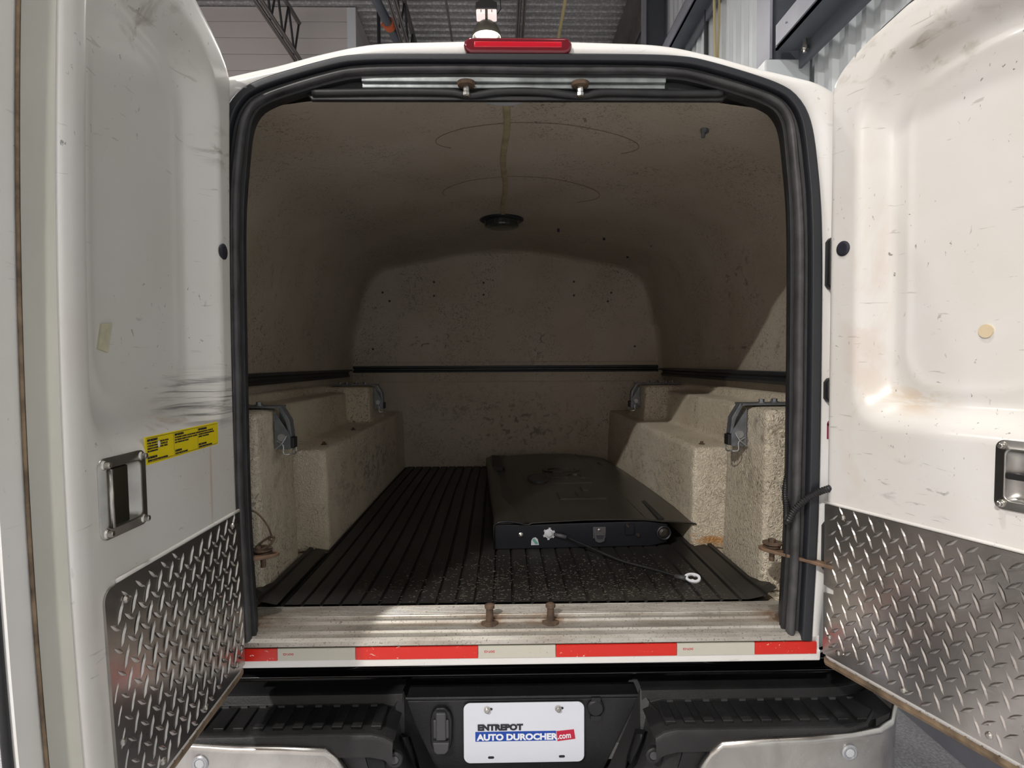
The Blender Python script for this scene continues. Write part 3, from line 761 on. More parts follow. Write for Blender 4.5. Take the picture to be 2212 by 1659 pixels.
# ---------------------------------------------------------------- rear doors
DW, ZB = .545, .805
ztop = [(0, 2.06), (.004, 2.095), (.014, 2.118), (.03, 2.136), (.06, 2.155), (.10, 2.172), (.18, 2.196), (.30, 2.212), (.6, 2.218)]
def mk_door(side, mat, lbl):
    s = -1 if side == 'left' else 1
    if s < 0:
        def D(v, e, z):
            bow = .020 * ((z - 1.5) / .6) ** 2 * (v / .56) - .0
            return Vector((-.615 - e + bow, -.035 - v, z))
        vm = lambda z: .020 * max(0, 1 - ((z - 1.5) / .62) ** 2)
    else:
        ca, sa = math.cos(R(20.7)), math.sin(R(20.7))
        def D(v, e, z):
            e2 = e - .020 * ((z - 1.5) / .6) ** 2 * (v / .56)
            return Vector((.712 + v * sa + e2 * ca, -.02 - v * ca + e2 * sa, z))
        vm = lambda z: 0.0
    def zt(v): return interp(v, ztop)
    d = empty('rear_door', D(.28, .03, ZB), None, parent=truck); lab(d, lbl)
    nu, nz = 96, 150
    def face(i, j):
        q = i / nu; z_ = ZB + (zt(DW * q) - ZB) * j / nz
        v = vm(z_) + (DW - vm(z_)) * q
        z = ZB + (zt(v) - ZB) * j / nz
        sd = smin(smin(v - .065, .488 - v, .09), smin(z - 1.347, zt(v) - .070 - z, .09), .09)
        e = .052 * sstep(sd / .062)
        # soft crease ring in the pan
        e -= .0025 * math.exp(-((sd - .085) / .008) ** 2)
        ed = min(v - vm(z), zt(v) - z)
        rr = .014
        if ed < rr: e += rr * (1 - math.sqrt(max(0, 1 - (1 - ed / rr) ** 2)))
        w = v - .498
        if w > 0: e += .012 * min(1, w / .028) ** 2 + .034 * sstep((w - .026) / .018)
        return D(v, e, z)
    b = MB(); b.grid(face, nu, nz)
    hv, hz, hw, hh = (.418 if s < 0 else .408), 1.293, .057, .060
    def inlatch(f):
        vv = zz = 0
        for k in f:
            i, j = k % (nu + 1), k // (nu + 1); z_ = ZB + (zt(DW * i / nu) - ZB) * j / nz
            v = vm(z_) + (DW - vm(z_)) * i / nu; vv += v / 4; zz += (ZB + (zt(v) - ZB) * j / nz) / 4
        return abs(vv - hv) < hw * .74 and abs(zz - hz) < hh * .80
    b.f = [f for f in b.f if not inlatch(f)]
    # return edges to the outer skin
    W = nu + 1
    bd = [j * W for j in range(nz + 1)] + [nz * W + i for i in range(1, nu + 1)] + [j * W + nu for j in range(nz - 1, -1, -1)] + [i for i in range(nu - 1, 0, -1)]
    rim = []
    for k in bd:
        i, j = k % W, k // W
        z_ = ZB + (zt(DW * i / nu) - ZB) * j / nz
        v = vm(z_) + (DW - vm(z_)) * i / nu; z = ZB + (zt(v) - ZB) * j / nz
        rim.append(D(v, .048, z))
    o = len(b.v); b.v += [tuple(r_) for r_ in rim]; n_ = len(bd)
    for k in range(n_): b.f.append((bd[k], bd[(k + 1) % n_], o + (k + 1) % n_, o + k))
    b.build('inner_panel', mat, d, smooth=True)
    # outer skin
    vs = [k * .012 for k in range(int(.588 / .012) + 1)]; VX = .588
    poly = [(-.004 + 0 * 0, z) for z in (ZB - .002, 1.0, 1.2, 1.4, 1.6, 1.8, 1.95)] + [(-.006, 2.06), (.0, 2.108), (.012, 2.132), (.03, 2.15), (.06, 2.168), (.1, 2.186), (.18, 2.21), (.3, 2.226), (.45, 2.23), (VX, 2.232)] + [(VX, z) for z in (2.1, 2.0, 1.9, 1.8, 1.7, 1.6, 1.5, 1.4, 1.3, 1.2, 1.1, 1.0, .9, ZB - .002)]
    b = MB(); N_ = len(poly)
    fr = []
    for e in (.047, .066):
        for (v, z) in poly: fr.append(D(max(v, vm(z) * .8 if s < 0 else v), e, z))
    b.add(fr, [(i, (i + 1) % N_, N_ + (i + 1) % N_, N_ + i) for i in range(N_)])
    # caps as strips between matching heights
    c1 = D(.3, .066, 1.5)
    k = len(b.v); b.v += [tuple(c1)]
    for (v, z) in poly:      # narrow land facing the inner panel, wide on the free edge
        v2 = min(max(v, .012 + (vm(z) if s < 0 else 0)), .5435); b.v.append(tuple(D(v2, .047, max(ZB + .006, min(z, zt(v2) - .004)))))
    for i in range(N_):
        b.f.append((i, (i + 1) % N_, k + 1 + (i + 1) % N_, k + 1 + i)); b.f.append((N_ + i, N_ + (i + 1) % N_, k))
    lab(b.build('outer_skin', M['gel'], d), 'white outer skin of the door')
    b = MB(); b.tube([D(DW + .0025, .0435, z / 100) for z in range(81, 222, 4)], .0026, 6); lab(b.build('gap_shade_line', M['edge'], d, smooth=True), 'brown line painted for the shade in the free edge gap')  # thin dark tube standing in for the shadow of the edge gap
    b = MB(); b.grid(lambda i, j: D((.5245, .530, .5375, .5425, .5455)[i] + .0012, (.0115, .0185, .0295, .037, .041)[i] - .0004, ZB + .002 + 1.40 * j / 30), 4, 30); lab(b.build('edge_shade_strip', M['shaded_flange'], d, smooth=True), 'greenish strip on the free edge with its shade painted in')
    # edge seals
    b = MB(); b.tube([D(VX + .003, .058, z / 100) for z in range(81, 223, 4)], .006, 8); lab(b.build('edge_seal', M['rubber'], d, smooth=True), 'black seal on the free edge of the door')
    b = MB(); b.tube([D(v, .040, z + .006) for v, z in poly[6:16]], .0045, 8); b.tube([D(v, .052, z + .012) for v, z in poly[6:16]], .005, 8); lab(b.build('edge_seal', M['bulb'], d, smooth=True), 'grey seal along the top edge of the door')
    b = MB()
    pr = [(.0, .0), (.0, .012), (.05, .012), (.058, .008), (.058, -.006), (.012, -.010), (.004, -.008)]
    nn = 20
    for i in range(nn + 1):
        v = .004 + .57 * i / nn
        for (e, h) in pr: b.v.append(tuple(D(v, e, ZB - .010 + h)))
    K = len(pr)
    for i in range(nn):
        for j in range(K): b.f.append((i * K + j, i * K + (j + 1) % K, (i + 1) * K + (j + 1) % K, (i + 1) * K + j))
    b.f.append(tuple(range(K))); b.f.append(tuple(nn * K + j for j in range(K)))
    lab(b.build('bottom_edge', M['edge'], d), 'dirt stained brown edging under the door')
    # tread plate with raised lugs
    PW, PT, PB = .478, 1.163, .815
    out = [(.003, PB), (.003, .955)]
    if s > 0: out += [(.003, .958), (.030, .962), (.030, .972), (.003, .976)]
    out += [(.003, PT)]
    out += [(PW - .02 + .02 * math.sin(a), PT - .02 + .02 * math.cos(a)) for a in [PI / 2 * k / 6 for k in range(7)]] + [(PW, PB)]
    b = MB(); b.prism(out, lambda p: D(max(p[0], vm(p[1])), -.0035, p[1]), lambda p: D(max(p[0], vm(p[1])), .004, p[1]))
    # the plate follows the door's slight bow: add a row of lugs on that curved face
    p = .036
    def lug(v, z, ang, L_, w_):
        c, sn = math.cos(ang), math.sin(ang)
        ring = [(-L_, 0), (-L_ * .45, w_ * .75), (0, w_), (L_ * .45, w_ * .75), (L_, 0), (L_ * .45, -w_ * .75), (0, -w_), (-L_ * .45, -w_ * .75)]
        top = [(-L_ * .55, 0), (0, w_ * .25), (L_ * .55, 0), (0, -w_ * .25)]
        o = len(b.v)
        def q(a, w, e): return tuple(D(v + a * c - w * sn, e, z + a * sn + w * c))
        b.v += [q(a, w, -.0032) for a, w in ring] + [q(a, w, -.0058) for a, w in top]
        for f in [(0, 1, 8), (1, 2, 9, 8), (2, 3, 10, 9), (3, 4, 10), (4, 5, 10), (5, 6, 11, 10), (6, 7, 8, 11), (7, 0, 8), (8, 9, 10, 11)]:
            b.f.append(tuple(o + k for k in f))
    j = 0
    for j in range(-1, 12):
        for i in range(-1, 16):
            for kind in (0, 1):
                v = .012 + (i + .5 * kind) * p + .004 * j; z = PB + .012 + (j + .5 * kind) * p - .003 * i
                if v < vm(z) + .014 or v > PW - .010 or z < PB + .012 or z > PT - .010: continue
                if s > 0 and v < .05 and .945 < z < .985: continue
                if v > PW - .03 and z > PT - .03: continue
                if kind == 0: lug(v, z, R(115), .0185, .0034)
                else: lug(v, z, R(38), .0165, .0040)
    lab(b.build('tread_plate', M['tread'], d), 'aluminium diamond tread plate on the lower door')
    for (v, z) in ((.05, PT - .02), (.43, PT - .03), (.46, .93), (.36, PB + .018), (.045, PB + .02), (.02, .86), (.20, PB + .016)):
        b = MB(); c = D(v, -.0035, z); n_ = (D(v, -.01, z) - c).normalized()
        b.tube([c, c + n_ * .002, c + n_ * .004], [.0065, .006, .003], 12); b.build('rivet', M['steel'], d)
    b = MB(); b.tube([D(v, -.001, PT + .004) for v in [vm(PT) + k * (PW - .03 - vm(PT)) / 12 for k in range(13)]], .0035, 8); b.build('plate_edge_bead', mat, d, smooth=True)
    # latch
    def rr_(w, h, r, n=6):
        pts = []
        for cx, cy, a0 in ((w - r, h - r, 0), (-w + r, h - r, 90), (-w + r, -h + r, 180), (w - r, -h + r, 270)):
            for k in range(n + 1):
                a = R(a0 + 90 * k / n); pts.append((cx + r * math.cos(a), cy + r * math.sin(a)))
        return pts
    ringpts = [(hw, hh, .014, .001), (hw, hh, .014, -.003), (hw * .76, hh * .78, .010, -.0035), (hw * .74, hh * .76, .010, -.0055), (hw * .71, hh * .73, .010, -.0025), (hw * .58, hh * .66, .012, .013), (hw * .3, hh * .5, .01, .0145)]
    b = MB(); loops = []
    for w, h, r, e in ringpts: loops.append([D(hv + a, e, hz + c) for a, c in rr_(w, h, r)])
    LN = len(loops[0])
    b.grid(lambda i, j: loops[j][i], LN, len(loops) - 1, closed_u=True)
    k = len(b.v) - LN; b.f.append(tuple(range(k, k + LN)))
    lab(b.build('latch', M['stainless'], d, smooth=True, bevel=0), 'brushed stainless recessed latch plate')
    for (a, c) in ((-1, 1), (1, 1), (-1, -1), (1, -1)):
        cc = D(hv + a * hw * .80, -.003, hz + c * hh * .84); n_ = (D(hv, -.02, hz) - D(hv, 0, hz)).normalized()
        b = MB(); b.tube([cc, cc + n_ * .003, cc + n_ * .0032, cc + n_ * .009, cc + n_ * .010], [.0075, .006, .0048, .0048, .003], 14); b.build('latch_screw', M['steel'], d)
    if s < 0:
        b = MB(); w = .030
        b.prism([(.036, -.0435), (.036, .0435), (-.006, .0435), (-.006, -.0435)], lambda p: D(hv + p[0], -.006, hz + p[1]), lambda p: D(hv + p[0], .001, hz + p[1])); lab(b.build('latch_paddle', M['paddle'], d, bevel=.002), 'dark steel pull paddle')
        b = MB(); b.prism([(-.006, -.0435), (-.006, .0435), (-.013, .0435), (-.013, -.0435)], lambda p: D(hv + p[0], -.004 if p[0] > -.01 else .004, hz + p[1]), lambda p: D(hv + p[0], .003 if p[0] > -.01 else .010, hz + p[1])); b.build('paddle_lip', M['silver'], d, bevel=.001)
        b = MB(); b.tube([D(hv + .038, -.007, hz + .043), D(hv + .038, -.007, hz - .043)], .004, 10); b.build('paddle_hinge', M['steel'], d, smooth=True)
    else:
        n_ = (D(hv, -.02, hz) - D(hv, 0, hz)).normalized()
        c = D(hv, .018, hz)
        b = MB(); b.tube([c, c + n_ * .012, c + n_ * .014, c + n_ * .022], [.013, .013, .011, .010], 20); lab(b.build('lock_barrel', M['steel'], d, smooth=True), 'chrome lock barrel')
        b = MB(); b.prism(rr_(.040, .0055, .003, 3), lambda p: D(hv + p[0], -.004, hz + p[1] - .001), lambda p: D(hv + p[0], .004, hz + p[1] - .001)); lab(b.build('t_handle', M['plastic'], d, bevel=.001), 'black T handle bar')
    # rubber plug on the hinge side
    pv, pz = (.06, 1.727) if s < 0 else (.0395, 1.739)
    c = D(pv, .002, pz); n_ = (D(pv, -.02, pz) - D(pv, 0, pz)).normalized()
    b = MB(); b.tube([c, c + n_ * .004, c + n_ * .006], [.0165, .0165, .012], 24); lab(b.build('rubber_plug', M['ink'], d, smooth=False), 'black round rubber plug')
    return d, D
dl, DL = mk_door('left', M['gel_left_shaded'], 'left rear door, white, with a yellow sticker')
dr, DR = mk_door('right', M['gel_right_lit'], 'right rear door, white, swung past square')

# adhesive spots
b = MB(); e0 = .0488
b.prism([(.352, 1.558), (.378, 1.555), (.388, 1.515), (.364, 1.510)], lambda p: DL(p[0] + .0, e0, p[1] - .0), lambda p: DL(p[0], e0 + .006, p[1])); lab(b.build('tape_residue', M['yellowtape'], dl), 'aged masking tape patch')
b = MB(); b.prism([(.300 + .0125 * math.cos(2 * PI * k / 24), 1.545 + .0125 * math.sin(2 * PI * k / 24)) for k in range(24)], lambda p: DR(p[0], e0, p[1]), lambda p: DR(p[0], e0 + .006, p[1])); lab(b.build('adhesive_spot', M['beigespot'], dr), 'beige round adhesive spot')

# yellow warning sticker (on the left door)
def ST(v, z, e=-.0006): return DL(v, e, z)
v0, v1, z0, z1 = .355, .103, 1.325, 1.371
st = MB(); st.prism([(v0, z0), (v0, z1), (v1, z1 + .001), (v1, z0 + .002)], lambda p: ST(*p, -.0006), lambda p: ST(*p, .002))
st = lab(st.build('warning_sticker', M['yellow'], dl), 'yellow warning sticker in three columns of small black print')
pr_ = MB()
def stext(t, v, z, size, off=0):
    m = Matrix.Translation(ST(v, z, -.0012)) @ Matrix(((0, 0, 1, 0), (1, 0, 0, 0), (0, 1, 0, 0), (0, 0, 0, 1)))
    q = text_mb(t, size, m, offset=off, extrude=.0003); pr_.add(q.v, q.f)
W3 = (v0 - v1) / 3
for c_, (hd, body, hd2, fin) in enumerate((
        ('IMPORTANT:', ['POUR ASSURER UNE PROTECTION', 'COULEUR DURABLE, TOUTES LES', 'SURFACES DOIVENT ETRE CIREES', 'REGULIEREMENT'], 'ATTENTION', 'FERMEZ CETTE PORTE EN PREMIER'),
        ('IMPORTANT:', ['TO PROVIDE LASTING COLOUR PROTECTION', 'ALL PAINTED SURFACES MUST BE CLEANED', 'AND WAXED REGULARLY'], 'CAUTION', 'CLOSE THIS DOOR FIRST'),
        ('IMPORTANTE:', ['PARA PROTEGER EL COLOR LAS', 'SUPERFICIES PINTADAS DEBEN SER', 'LIMPIAS Y ENCERADAS'], 'PRECAUCION', 'CIERRE PRIMERO ESTA PUERTA'))):
    vv = v0 - .004 - c_ * W3
    stext(hd, vv, z1 - .0078, .0052, .0002)
    for k, l_ in enumerate(body): stext(l_, vv, z1 - .0125 - .0044 * k, .0040)
    stext(hd2, vv, z0 + .0095, .0048, .0002); stext(fin, vv, z0 + .0050, .0038, .0001)
for v_ in (v0 - W3 - .001, v0 - 2 * W3 - .001):
    pr_.add([ST(v_, z0 + .004, -.0009), ST(v_ - .0007, z0 + .004, -.0009), ST(v_ - .0007, z1 - .003, -.0009), ST(v_, z1 - .003, -.0009)], [(0, 1, 2, 3)])
for z_ in (z0 + .0032, z1 - .0025):
    pr_.add([ST(v0 - .003, z_, -.0009), ST(v1 + .003, z_, -.0009), ST(v1 + .003, z_ + .0007, -.0009), ST(v0 - .003, z_ + .0007, -.0009)], [(0, 1, 2, 3)])
# print and torn hole belong to the sticker: same object level as the sticker (parts of the door)
lab(pr_.build('sticker_print', M['ink'], dl), 'small black print on the yellow sticker')
b = MB(); b.prism([(.318 + .0035 * math.cos(a), 1.3555 + .006 * math.sin(a)) for a in [2 * PI * k / 9 for k in range(9)]], lambda p: ST(*p, -.0016), lambda p: ST(*p, .0)); lab(b.build('sticker_tear', M['gel'], dl), 'torn white hole in the sticker')

# hinges on the right frame, maroon letter, check arms, conduit
def hinge(z0, z1, lbl, cap=True):
    b = MB(); b.prism([(.715, z0 + .01), (.722, z0), (.752, z0), (.752, z1), (.722, z1), (.715, z1 - .01)], lambda p: (p[0], -.022, p[1]), lambda p: (p[0], .002, p[1]))
    h = lab(b.build('hinge', M['plastic'], truck, bevel=.004), lbl); return h
h1 = hinge(1.655, 1.773, 'black hinge cover, uppermost on the right of the frame'); hinge(1.395, 1.452, 'black hinge plate in the middle of the right frame'); hinge(1.00, 1.118, 'black hinge low on the right of the frame')
b = MB(); b.prism([(.7165, 1.735), (.722, 1.770), (.742, 1.768), (.736, 1.755), (.7245, 1.748), (.7235, 1.738)], lambda p: (p[0], -.0245, p[1]), lambda p: (p[0], -.0215, p[1])); lab(b.build('chipped_patch', M['galv'], truck), 'chipped grey corner of the hinge cover')
for z in (1.41, 1.437):
    b = MB(); b.cyl((.733, -.026, z), (.733, -.021, z), .005, 12); b.build('hinge_screw', M['zinc'], truck)
b = MB(); pts = []
for k in range(17):
    a = PI * 1.5 - 2 * PI * k / 16
    pts.append((.7335 + .008 * math.cos(a), 1.3455 + .008 * math.sin(a)))
for i in range(16):
    a, c = pts[i], pts[i + 1]
    def o_(p, f): return (.7335 + (p[0] - .7335) * f, 1.3455 + (p[1] - 1.3455) * f)
    b.prism([a, c, o_(c, .55), o_(a, .55)], lambda p: (p[0], -.0015, p[1]), lambda p: (p[0], .001, p[1]))
b.prism([(.7255, 1.346), (.7305, 1.346), (.7305, 1.310), (.7255, 1.310)], lambda p: (p[0], -.0015, p[1]), lambda p: (p[0], .001, p[1]))
lab(b.build('letter_decal', M['maroon'], truck), 'maroon vinyl letter beside the door edge')
def check_arm(side):
    s = side; lbl = 'rusty check arm plate of the %s door' % ('right' if s > 0 else 'left')
    if s > 0: pts = [(.60, .075), (.595, .06), (.60, .045), (.618, .03), (.66, .0), (.70, -.035), (.728, -.055), (.745, -.04), (.71, -.005), (.67, .035), (.64, .075), (.615, .085)]; z = 1.032
    else: pts = [(-.585, .10), (-.575, .085), (-.58, .07), (-.60, .055), (-.66, .02), (-.70, 0), (-.70, .06), (-.65, .08), (-.61, .105)]; z = 1.022
    b = MB(); b.prism(pts, lambda p: (p[0], p[1], z - .012 * (abs(p[0]) - .6) * 10 * (s > 0)), lambda p: (p[0], p[1], z + .008 - .012 * (abs(p[0]) - .6) * 10 * (s > 0))); lab(b.build('check_arm', M['rustplate'], truck, bevel=.0015), lbl)
    x, y = (.628, .062) if s > 0 else (-.615, .085)
    b = MB(); b.cyl((x, y, z + .007), (x, y, z + .011), .020, 16); b.cyl((x + s * .002, y, z + .014), (x + s * .002, y, z + .018), .024, 16); b.cyl((x, y, z + .018), (x, y, z + .026), .009, 6); b.cyl((x, y, z - .028), (x, y, z), .0065, 10)
    b.build('pivot_bolt', M['rust'], truck)
check_arm(1); check_arm(-1)
b = MB(); b.tube(smooth_path([(-.65, .055, 1.142), (-.62, .06, 1.135), (-.597, .07, 1.10), (-.590, .075, 1.072)], 16), .0022, 8)
b.tube([(-.605 + .021 * math.cos(a) - .002 * 0, .075 + .005 * math.sin(a), 1.055 + .010 * math.sin(a) + .012 * math.cos(a)) for a in [2 * PI * k / 24 for k in range(25)]], .003, 8)
b.tube([(-.590 + .0055 * math.cos(a), .074, 1.068 + .0055 * math.sin(a)) for a in [2 * PI * k / 12 for k in range(13)]], .0025, 6)
b.cyl((-.622, .075, 1.03), (-.622, .075, 1.05), .007, 10)
lab(b.build('pull_wire', M['rust'], truck, smooth=True), 'dark wire with a split ring at the left check arm')
cp = smooth_path([(.672, .05, 1.225), (.652, .035, 1.215), (.642, .025, 1.18), (.640, .015, 1.15), (.634, .0, 1.128), (.629, -.015, 1.122), (.640, -.02, 1.145), (.662, -.025, 1.172), (.69, -.028, 1.19), (.716, -.03, 1.200), (.74, -.02, 1.203)], 110)
b = MB(); b.tube(cp, [.0085 if k % 2 else .0068 for k in range(len(cp))], 12); lab(b.build('conduit', M['plastic'], truck), 'black corrugated wiring conduit looping into the right door')
b = MB(); b.tube([(.650, .18, 1.13 + .0), (.645, .179, 1.16)], .0015, 6)

# hand drawn mark on the right post
b = MB()
b.tube([(.727, .2035, 1.205), (.733, .2035, 1.18), (.738, .2035, 1.155)], .0013, 6); b.tube([(.738, .2035, 1.195), (.732, .2035, 1.175), (.727, .2035, 1.165)], .0013, 6)
lab(b.build('pen_mark', M['ink'], truck), 'black crossed pen mark on the right post')

# ---------------------------------------------------------------- below the sill: bed panel and bumper
b = MB()
pr = [(.02, .80), (.13, .80), (.155, .76), (.16, .71), (.145, .70), (.135, .69), (.15, .68), (.175, .67), (.18, .60), (.30, .40), (.02 + .3, .80)]
b.prism(pr, lambda p: (-.90, p[0], p[1]), lambda p: (.92, p[0], p[1])); lab(b.build('bed_panel', M['blackpaint'], truck, bevel=.003), 'glossy black bed panel under the sill')
b = MB(); b.prism([(-.40, .715), (-.30, .722), (.0, .724), (.40, .724), (.47, .718), (.53, .706), (.0, .712), (-.43, .704)], lambda p: (p[0], .145, p[1]), lambda p: (p[0], .162, p[1])); b.build('bed_panel_crease', M['blackpaint'], truck, bevel=.003)
b = MB(); b.prism([(-.06, .785), (.02, .785), (.012, .762), (-.052, .762)], lambda p: (p[0] - .02, .118, p[1]), lambda p: (p[0] - .02, .15, p[1])); b.build('drain_slot', M['ink'], truck)
for k, x in enumerate((-.23, -.17, .02, .06, .16, .24, .3, .36, .44, .58)):
    b = MB(); z = .75 - .004 * (k % 3); b.cyl((x, .150, z), (x, .160, z), .006, 12); b.build('bed_bolt', M['blackpaint'], truck)

bp = empty('rear_bumper', (CXT, .05, .42), None, parent=truck); lab(bp, 'chrome rear bumper with black step pads')
# step pads
def pad(s):
    c = .018
    xi, xo = .300, .905
    X = lambda a: c + s * a
    def rowx(t): return t
    # cross-section rows in (y, z), lofted along x; the outer end curls forward
    sec = [(.165, .668), (.112, .668), (.100, .664), (.094, .645), (.088, .642), (-.012, .640), (-.020, .6385), (-.030, .648), (-.038, .646), (-.043, .635), (-.045, .60)]
    b = MB()
    ax = [xi, xi + .02, xi + .05, .45, .6, .75, .80, .84, .865, .885]
    def fn(i, j):
        a = ax[i]; y, z = sec[j]
        back = 0; dz = 0
        if a < xi + .05:      # rounded inner corner dips
            dz = -.018 * (1 - (a - xi) / .05) ** 2 if j > 2 else 0
        if a > .76:
            t = (a - .76) / .12; back = .12 * t * t * (1 if j > 5 else .2)
            if j in (4, 5, 6): dz = .012 * t * t
        slope = .0
        return (X(a), y + back, z + dz - slope)
    b.grid(fn, len(ax) - 1, len(sec) - 1)
    b.build('step_pad', M['plasticdusty'], bp, smooth=False, bevel=.004, ang=25)
    n = 11
    for k in range(n):
        a = .345 + k * .0455
        if a > .86: break
        bb = MB(); x = X(a)
        bb.box(x - .0125, x + .0125, -.004, .082, .637, .6475); bb.build('tread_rib', M['plasticdusty'], bp, bevel=.002)
        bb = MB(); bb.box(X(a + .0228) - .008, X(a + .0228) + .008, .084, .0885, .6425, .6475); bb.build('tread_notch', M['plasticgrey'], bp)
pad(1); pad(-1)
# centre panel with the plate
c = .018
b = MB(); b.prism([(-.302, .640), (.315, .640), (.225, .452), (-.205, .452)], lambda p: (p[0], .112, p[1]), lambda p: (p[0], .16, p[1])); b.build('plate_panel', M['plastic'], bp, bevel=.004)
b = MB(); b.prism([(-.300, .641), (.314, .641), (.314, .650), (-.300, .650)], lambda p: (p[0], .108, p[1]), lambda p: (p[0], .17, p[1])); b.build('panel_top_edge', M['plastic'], bp, bevel=.003)
b = MB(); b.prism([(-.26, .452), (.28, .452), (.24, .40), (-.22, .40)], lambda p: (p[0], .03, p[1]), lambda p: (p[0], .16, p[1])); b.build('lower_lip', M['plastic'], bp, bevel=.006)
# fascia beside the centre recess: slanted wall from step pad down to the recess
for s in (1, -1):
    X = lambda a: c + s * a
    b = MB()
    top = [(.300, .112, .665), (.318, .09, .640), (.350, .0, .634), (.375, -.028, .628)]
    mid = [(.272, .112, .58), (.290, .06, .56), (.325, -.005, .545), (.352, -.030, .545)]
    bot = [(.215, .112, .45), (.235, .07, .44), (.275, .0, .43), (.31, -.028, .43)]
    R3 = [top, mid, bot]
    b.grid(lambda i, j: (X(R3[j][i][0]), R3[j][i][1], R3[j][i][2]), 3, 2)
    # dark fascia face between recess and chrome
    b.grid(lambda i, j: (X(((.352 + .023, .46)[i], (.352, .43)[i], (.31, .47)[i])[j]), -.030 - .001 * i, (.628, .545, .43)[j]), 1, 2)
    b.build('fascia', M['plasticdusty'], bp, smooth=False, solid=.004)
    # pocket behind the recess edge
    pk = [(.300, .045, .600), (.285, .085, .578), (.262, .075, .515), (.250, .050, .488), (.268, .030, .530), (.288, .035, .575)]
    b = MB(); cc = Vector((sum(q[0] for q in pk) / 6, sum(q[1] for q in pk) / 6, sum(q[2] for q in pk) / 6))
    nrm = Vector((-.55, -.75, .25)).normalized()
    vs = [Vector(q) + nrm * .010 for q in pk] + [cc.lerp(Vector(q), .8) + nrm * .010 for q in pk] + [cc.lerp(Vector(q), .75) - nrm * .012 for q in pk]
    vs = [(X(q.x), q.y, q.z) for q in vs]
    b.add(vs, [(i, (i + 1) % 6, 6 + (i + 1) % 6, 6 + i) for i in range(6)] + [(6 + i, 6 + (i + 1) % 6, 12 + (i + 1) % 6, 12 + i) for i in range(6)] + [tuple(range(12, 18))])
    lab(b.build('hand_pocket', M['blackpaint'], bp), 'glossy black angled pocket')
    # chrome face: polygon grid with rolled top edge and wrap-around end
    ax = [.40, .425, .45, .55, .65, .75, .82, .86, .89, .91, .918]
    yy = [-.046, -.050, -.052, -.056, -.056, -.050, -.040, -.022, .01, .07, .20]
    zt_ = [.560, .600, .622, .630, .633, .637, .642, .65, .672, .690, .69]
    def ch(i, j):
        z = zt_[i]; bt = .42
        zz = [z, z + .001, z - .006, z - .012][j] if j < 4 else z - .012 - (z - .012 - bt) * (j - 3) / 4
        y = yy[i] + [.012, .002, -.002, .001][j] if j < 4 else yy[i] + .001 + .01 * (j - 3) / 4
        xa = ax[i] + (0 if i > 2 else (.0 if j < 3 else .0))
        if i == 0: xa -= .02 * (max(0, j - 3) / 4)
        return (X(xa), y, zz)
    b = MB(); b.grid(ch, len(ax) - 1, 7); lab(b.build('chrome_face', M['chrome'], bp, smooth=True, solid=.003), 'chrome bumper face')
    # sensors
    def sensor(xa, y, z, m1, m2, lbl):
        T = Matrix.Translation((X(xa), y, z)) @ Matrix.Rotation(R(90), 4, 'X')
        b = MB(); b.lathe([(.0185, -.01), (.0185, .001), (.015, .003), (.0115, .0028), (.0105, .001)], T, 28); q = lab(b.build('parking_sensor', m1, bp, smooth=False), lbl)
        b = MB(); b.lathe([(.0098, 0), (.0098, .002), (.0080, .0028)], T, 24); b.build('sensor_disc', m2, bp)
    sensor(.735 + .007 * s, -.0525, .597, M['silver'], M['pale'], 'silver round parking sensor')
    sensor(.298, -.032, .585, M['plastic'], M['plasticgrey'], 'black round parking sensor')
# covers on the centre panel
b = MB(); out = [(-.208, .520), (-.165, .520), (-.160, .535), (-.158, .595), (-.164, .615), (-.176, .628), (-.197, .628), (-.209, .615), (-.214, .595), (-.213, .535)]
b.prism(out, lambda p: (p[0], .098, p[1]), lambda p: (p[0], .115, p[1])); lab(b.build('socket_frame', M['plastic'], bp, bevel=.004), 'black frame of the trailer socket')
b = MB(); b.box(-.199, -.173, .088, .10, .549, .620); b.box(-.206, -.166, .092, .10, .552, .600); b.build('socket_flap', M['plasticgrey'], bp, bevel=.005)
b = MB(); b.prism([(-.207, .546), (-.165, .546), (-.168, .524), (-.176, .516), (-.197, .516), (-.204, .524)], lambda p: (p[0], .086, p[1]), lambda p: (p[0], .10, p[1])); b.build('socket_hinge', M['plasticgrey'], bp, bevel=.003)
b = MB(); b.lathe([(.0215, 0), (.0215, .008), (.017, .012)], Matrix.Translation((.203, .112, .618)) @ Matrix.Rotation(R(90), 4, 'X'), 28); b.box(.190, .216, .100, .112, .588, .60); b.box(.192, .215, .102, .112, .635, .646); lab(b.build('round_cap', M['plastic'], bp), 'round black socket cap')
# licence plate
def rrect(x0, x1, z0, z1, r, n=8):
    pts = []
    for cx, cz, a0 in ((x1 - r, z1 - r, 0), (x0 + r, z1 - r, 90), (x0 + r, z0 + r, 180), (x1 - r, z0 + r, 270)):
        for k in range(n + 1):
            a = R(a0 + 90 * k / n); pts.append((cx + r * math.cos(a), cz + r * math.sin(a)))
    return pts
px0, px1, pz0, pz1 = -.130, .1735, .4835, .6375
b = MB(); b.prism(rrect(px0, px1, pz0, pz1, .017), lambda p: (p[0], .100, p[1]), lambda p: (p[0], .1035, p[1])); lab(b.build('licence_plate', M['white_plate'], bp, bevel=.001), 'white dealer plate with blue and red print')
def PX(u, w): return (px0 + (px1 - px0) * u, pz1 - (pz1 - pz0) * w)     # u, w: fractions across and down the plate
def ptext(t, u, w, size, mat, off, name, rot=0, sx=1.0, y=.0985):
    x, z = PX(u, w)
    m = Matrix.Translation((x, y, z)) @ Matrix.Rotation(R(90), 4, 'X') @ Matrix.Rotation(R(rot), 4, 'Z')
    return text_mb(t, size, m, offset=off, extrude=.0003, sx=sx).build(name, mat, bp)
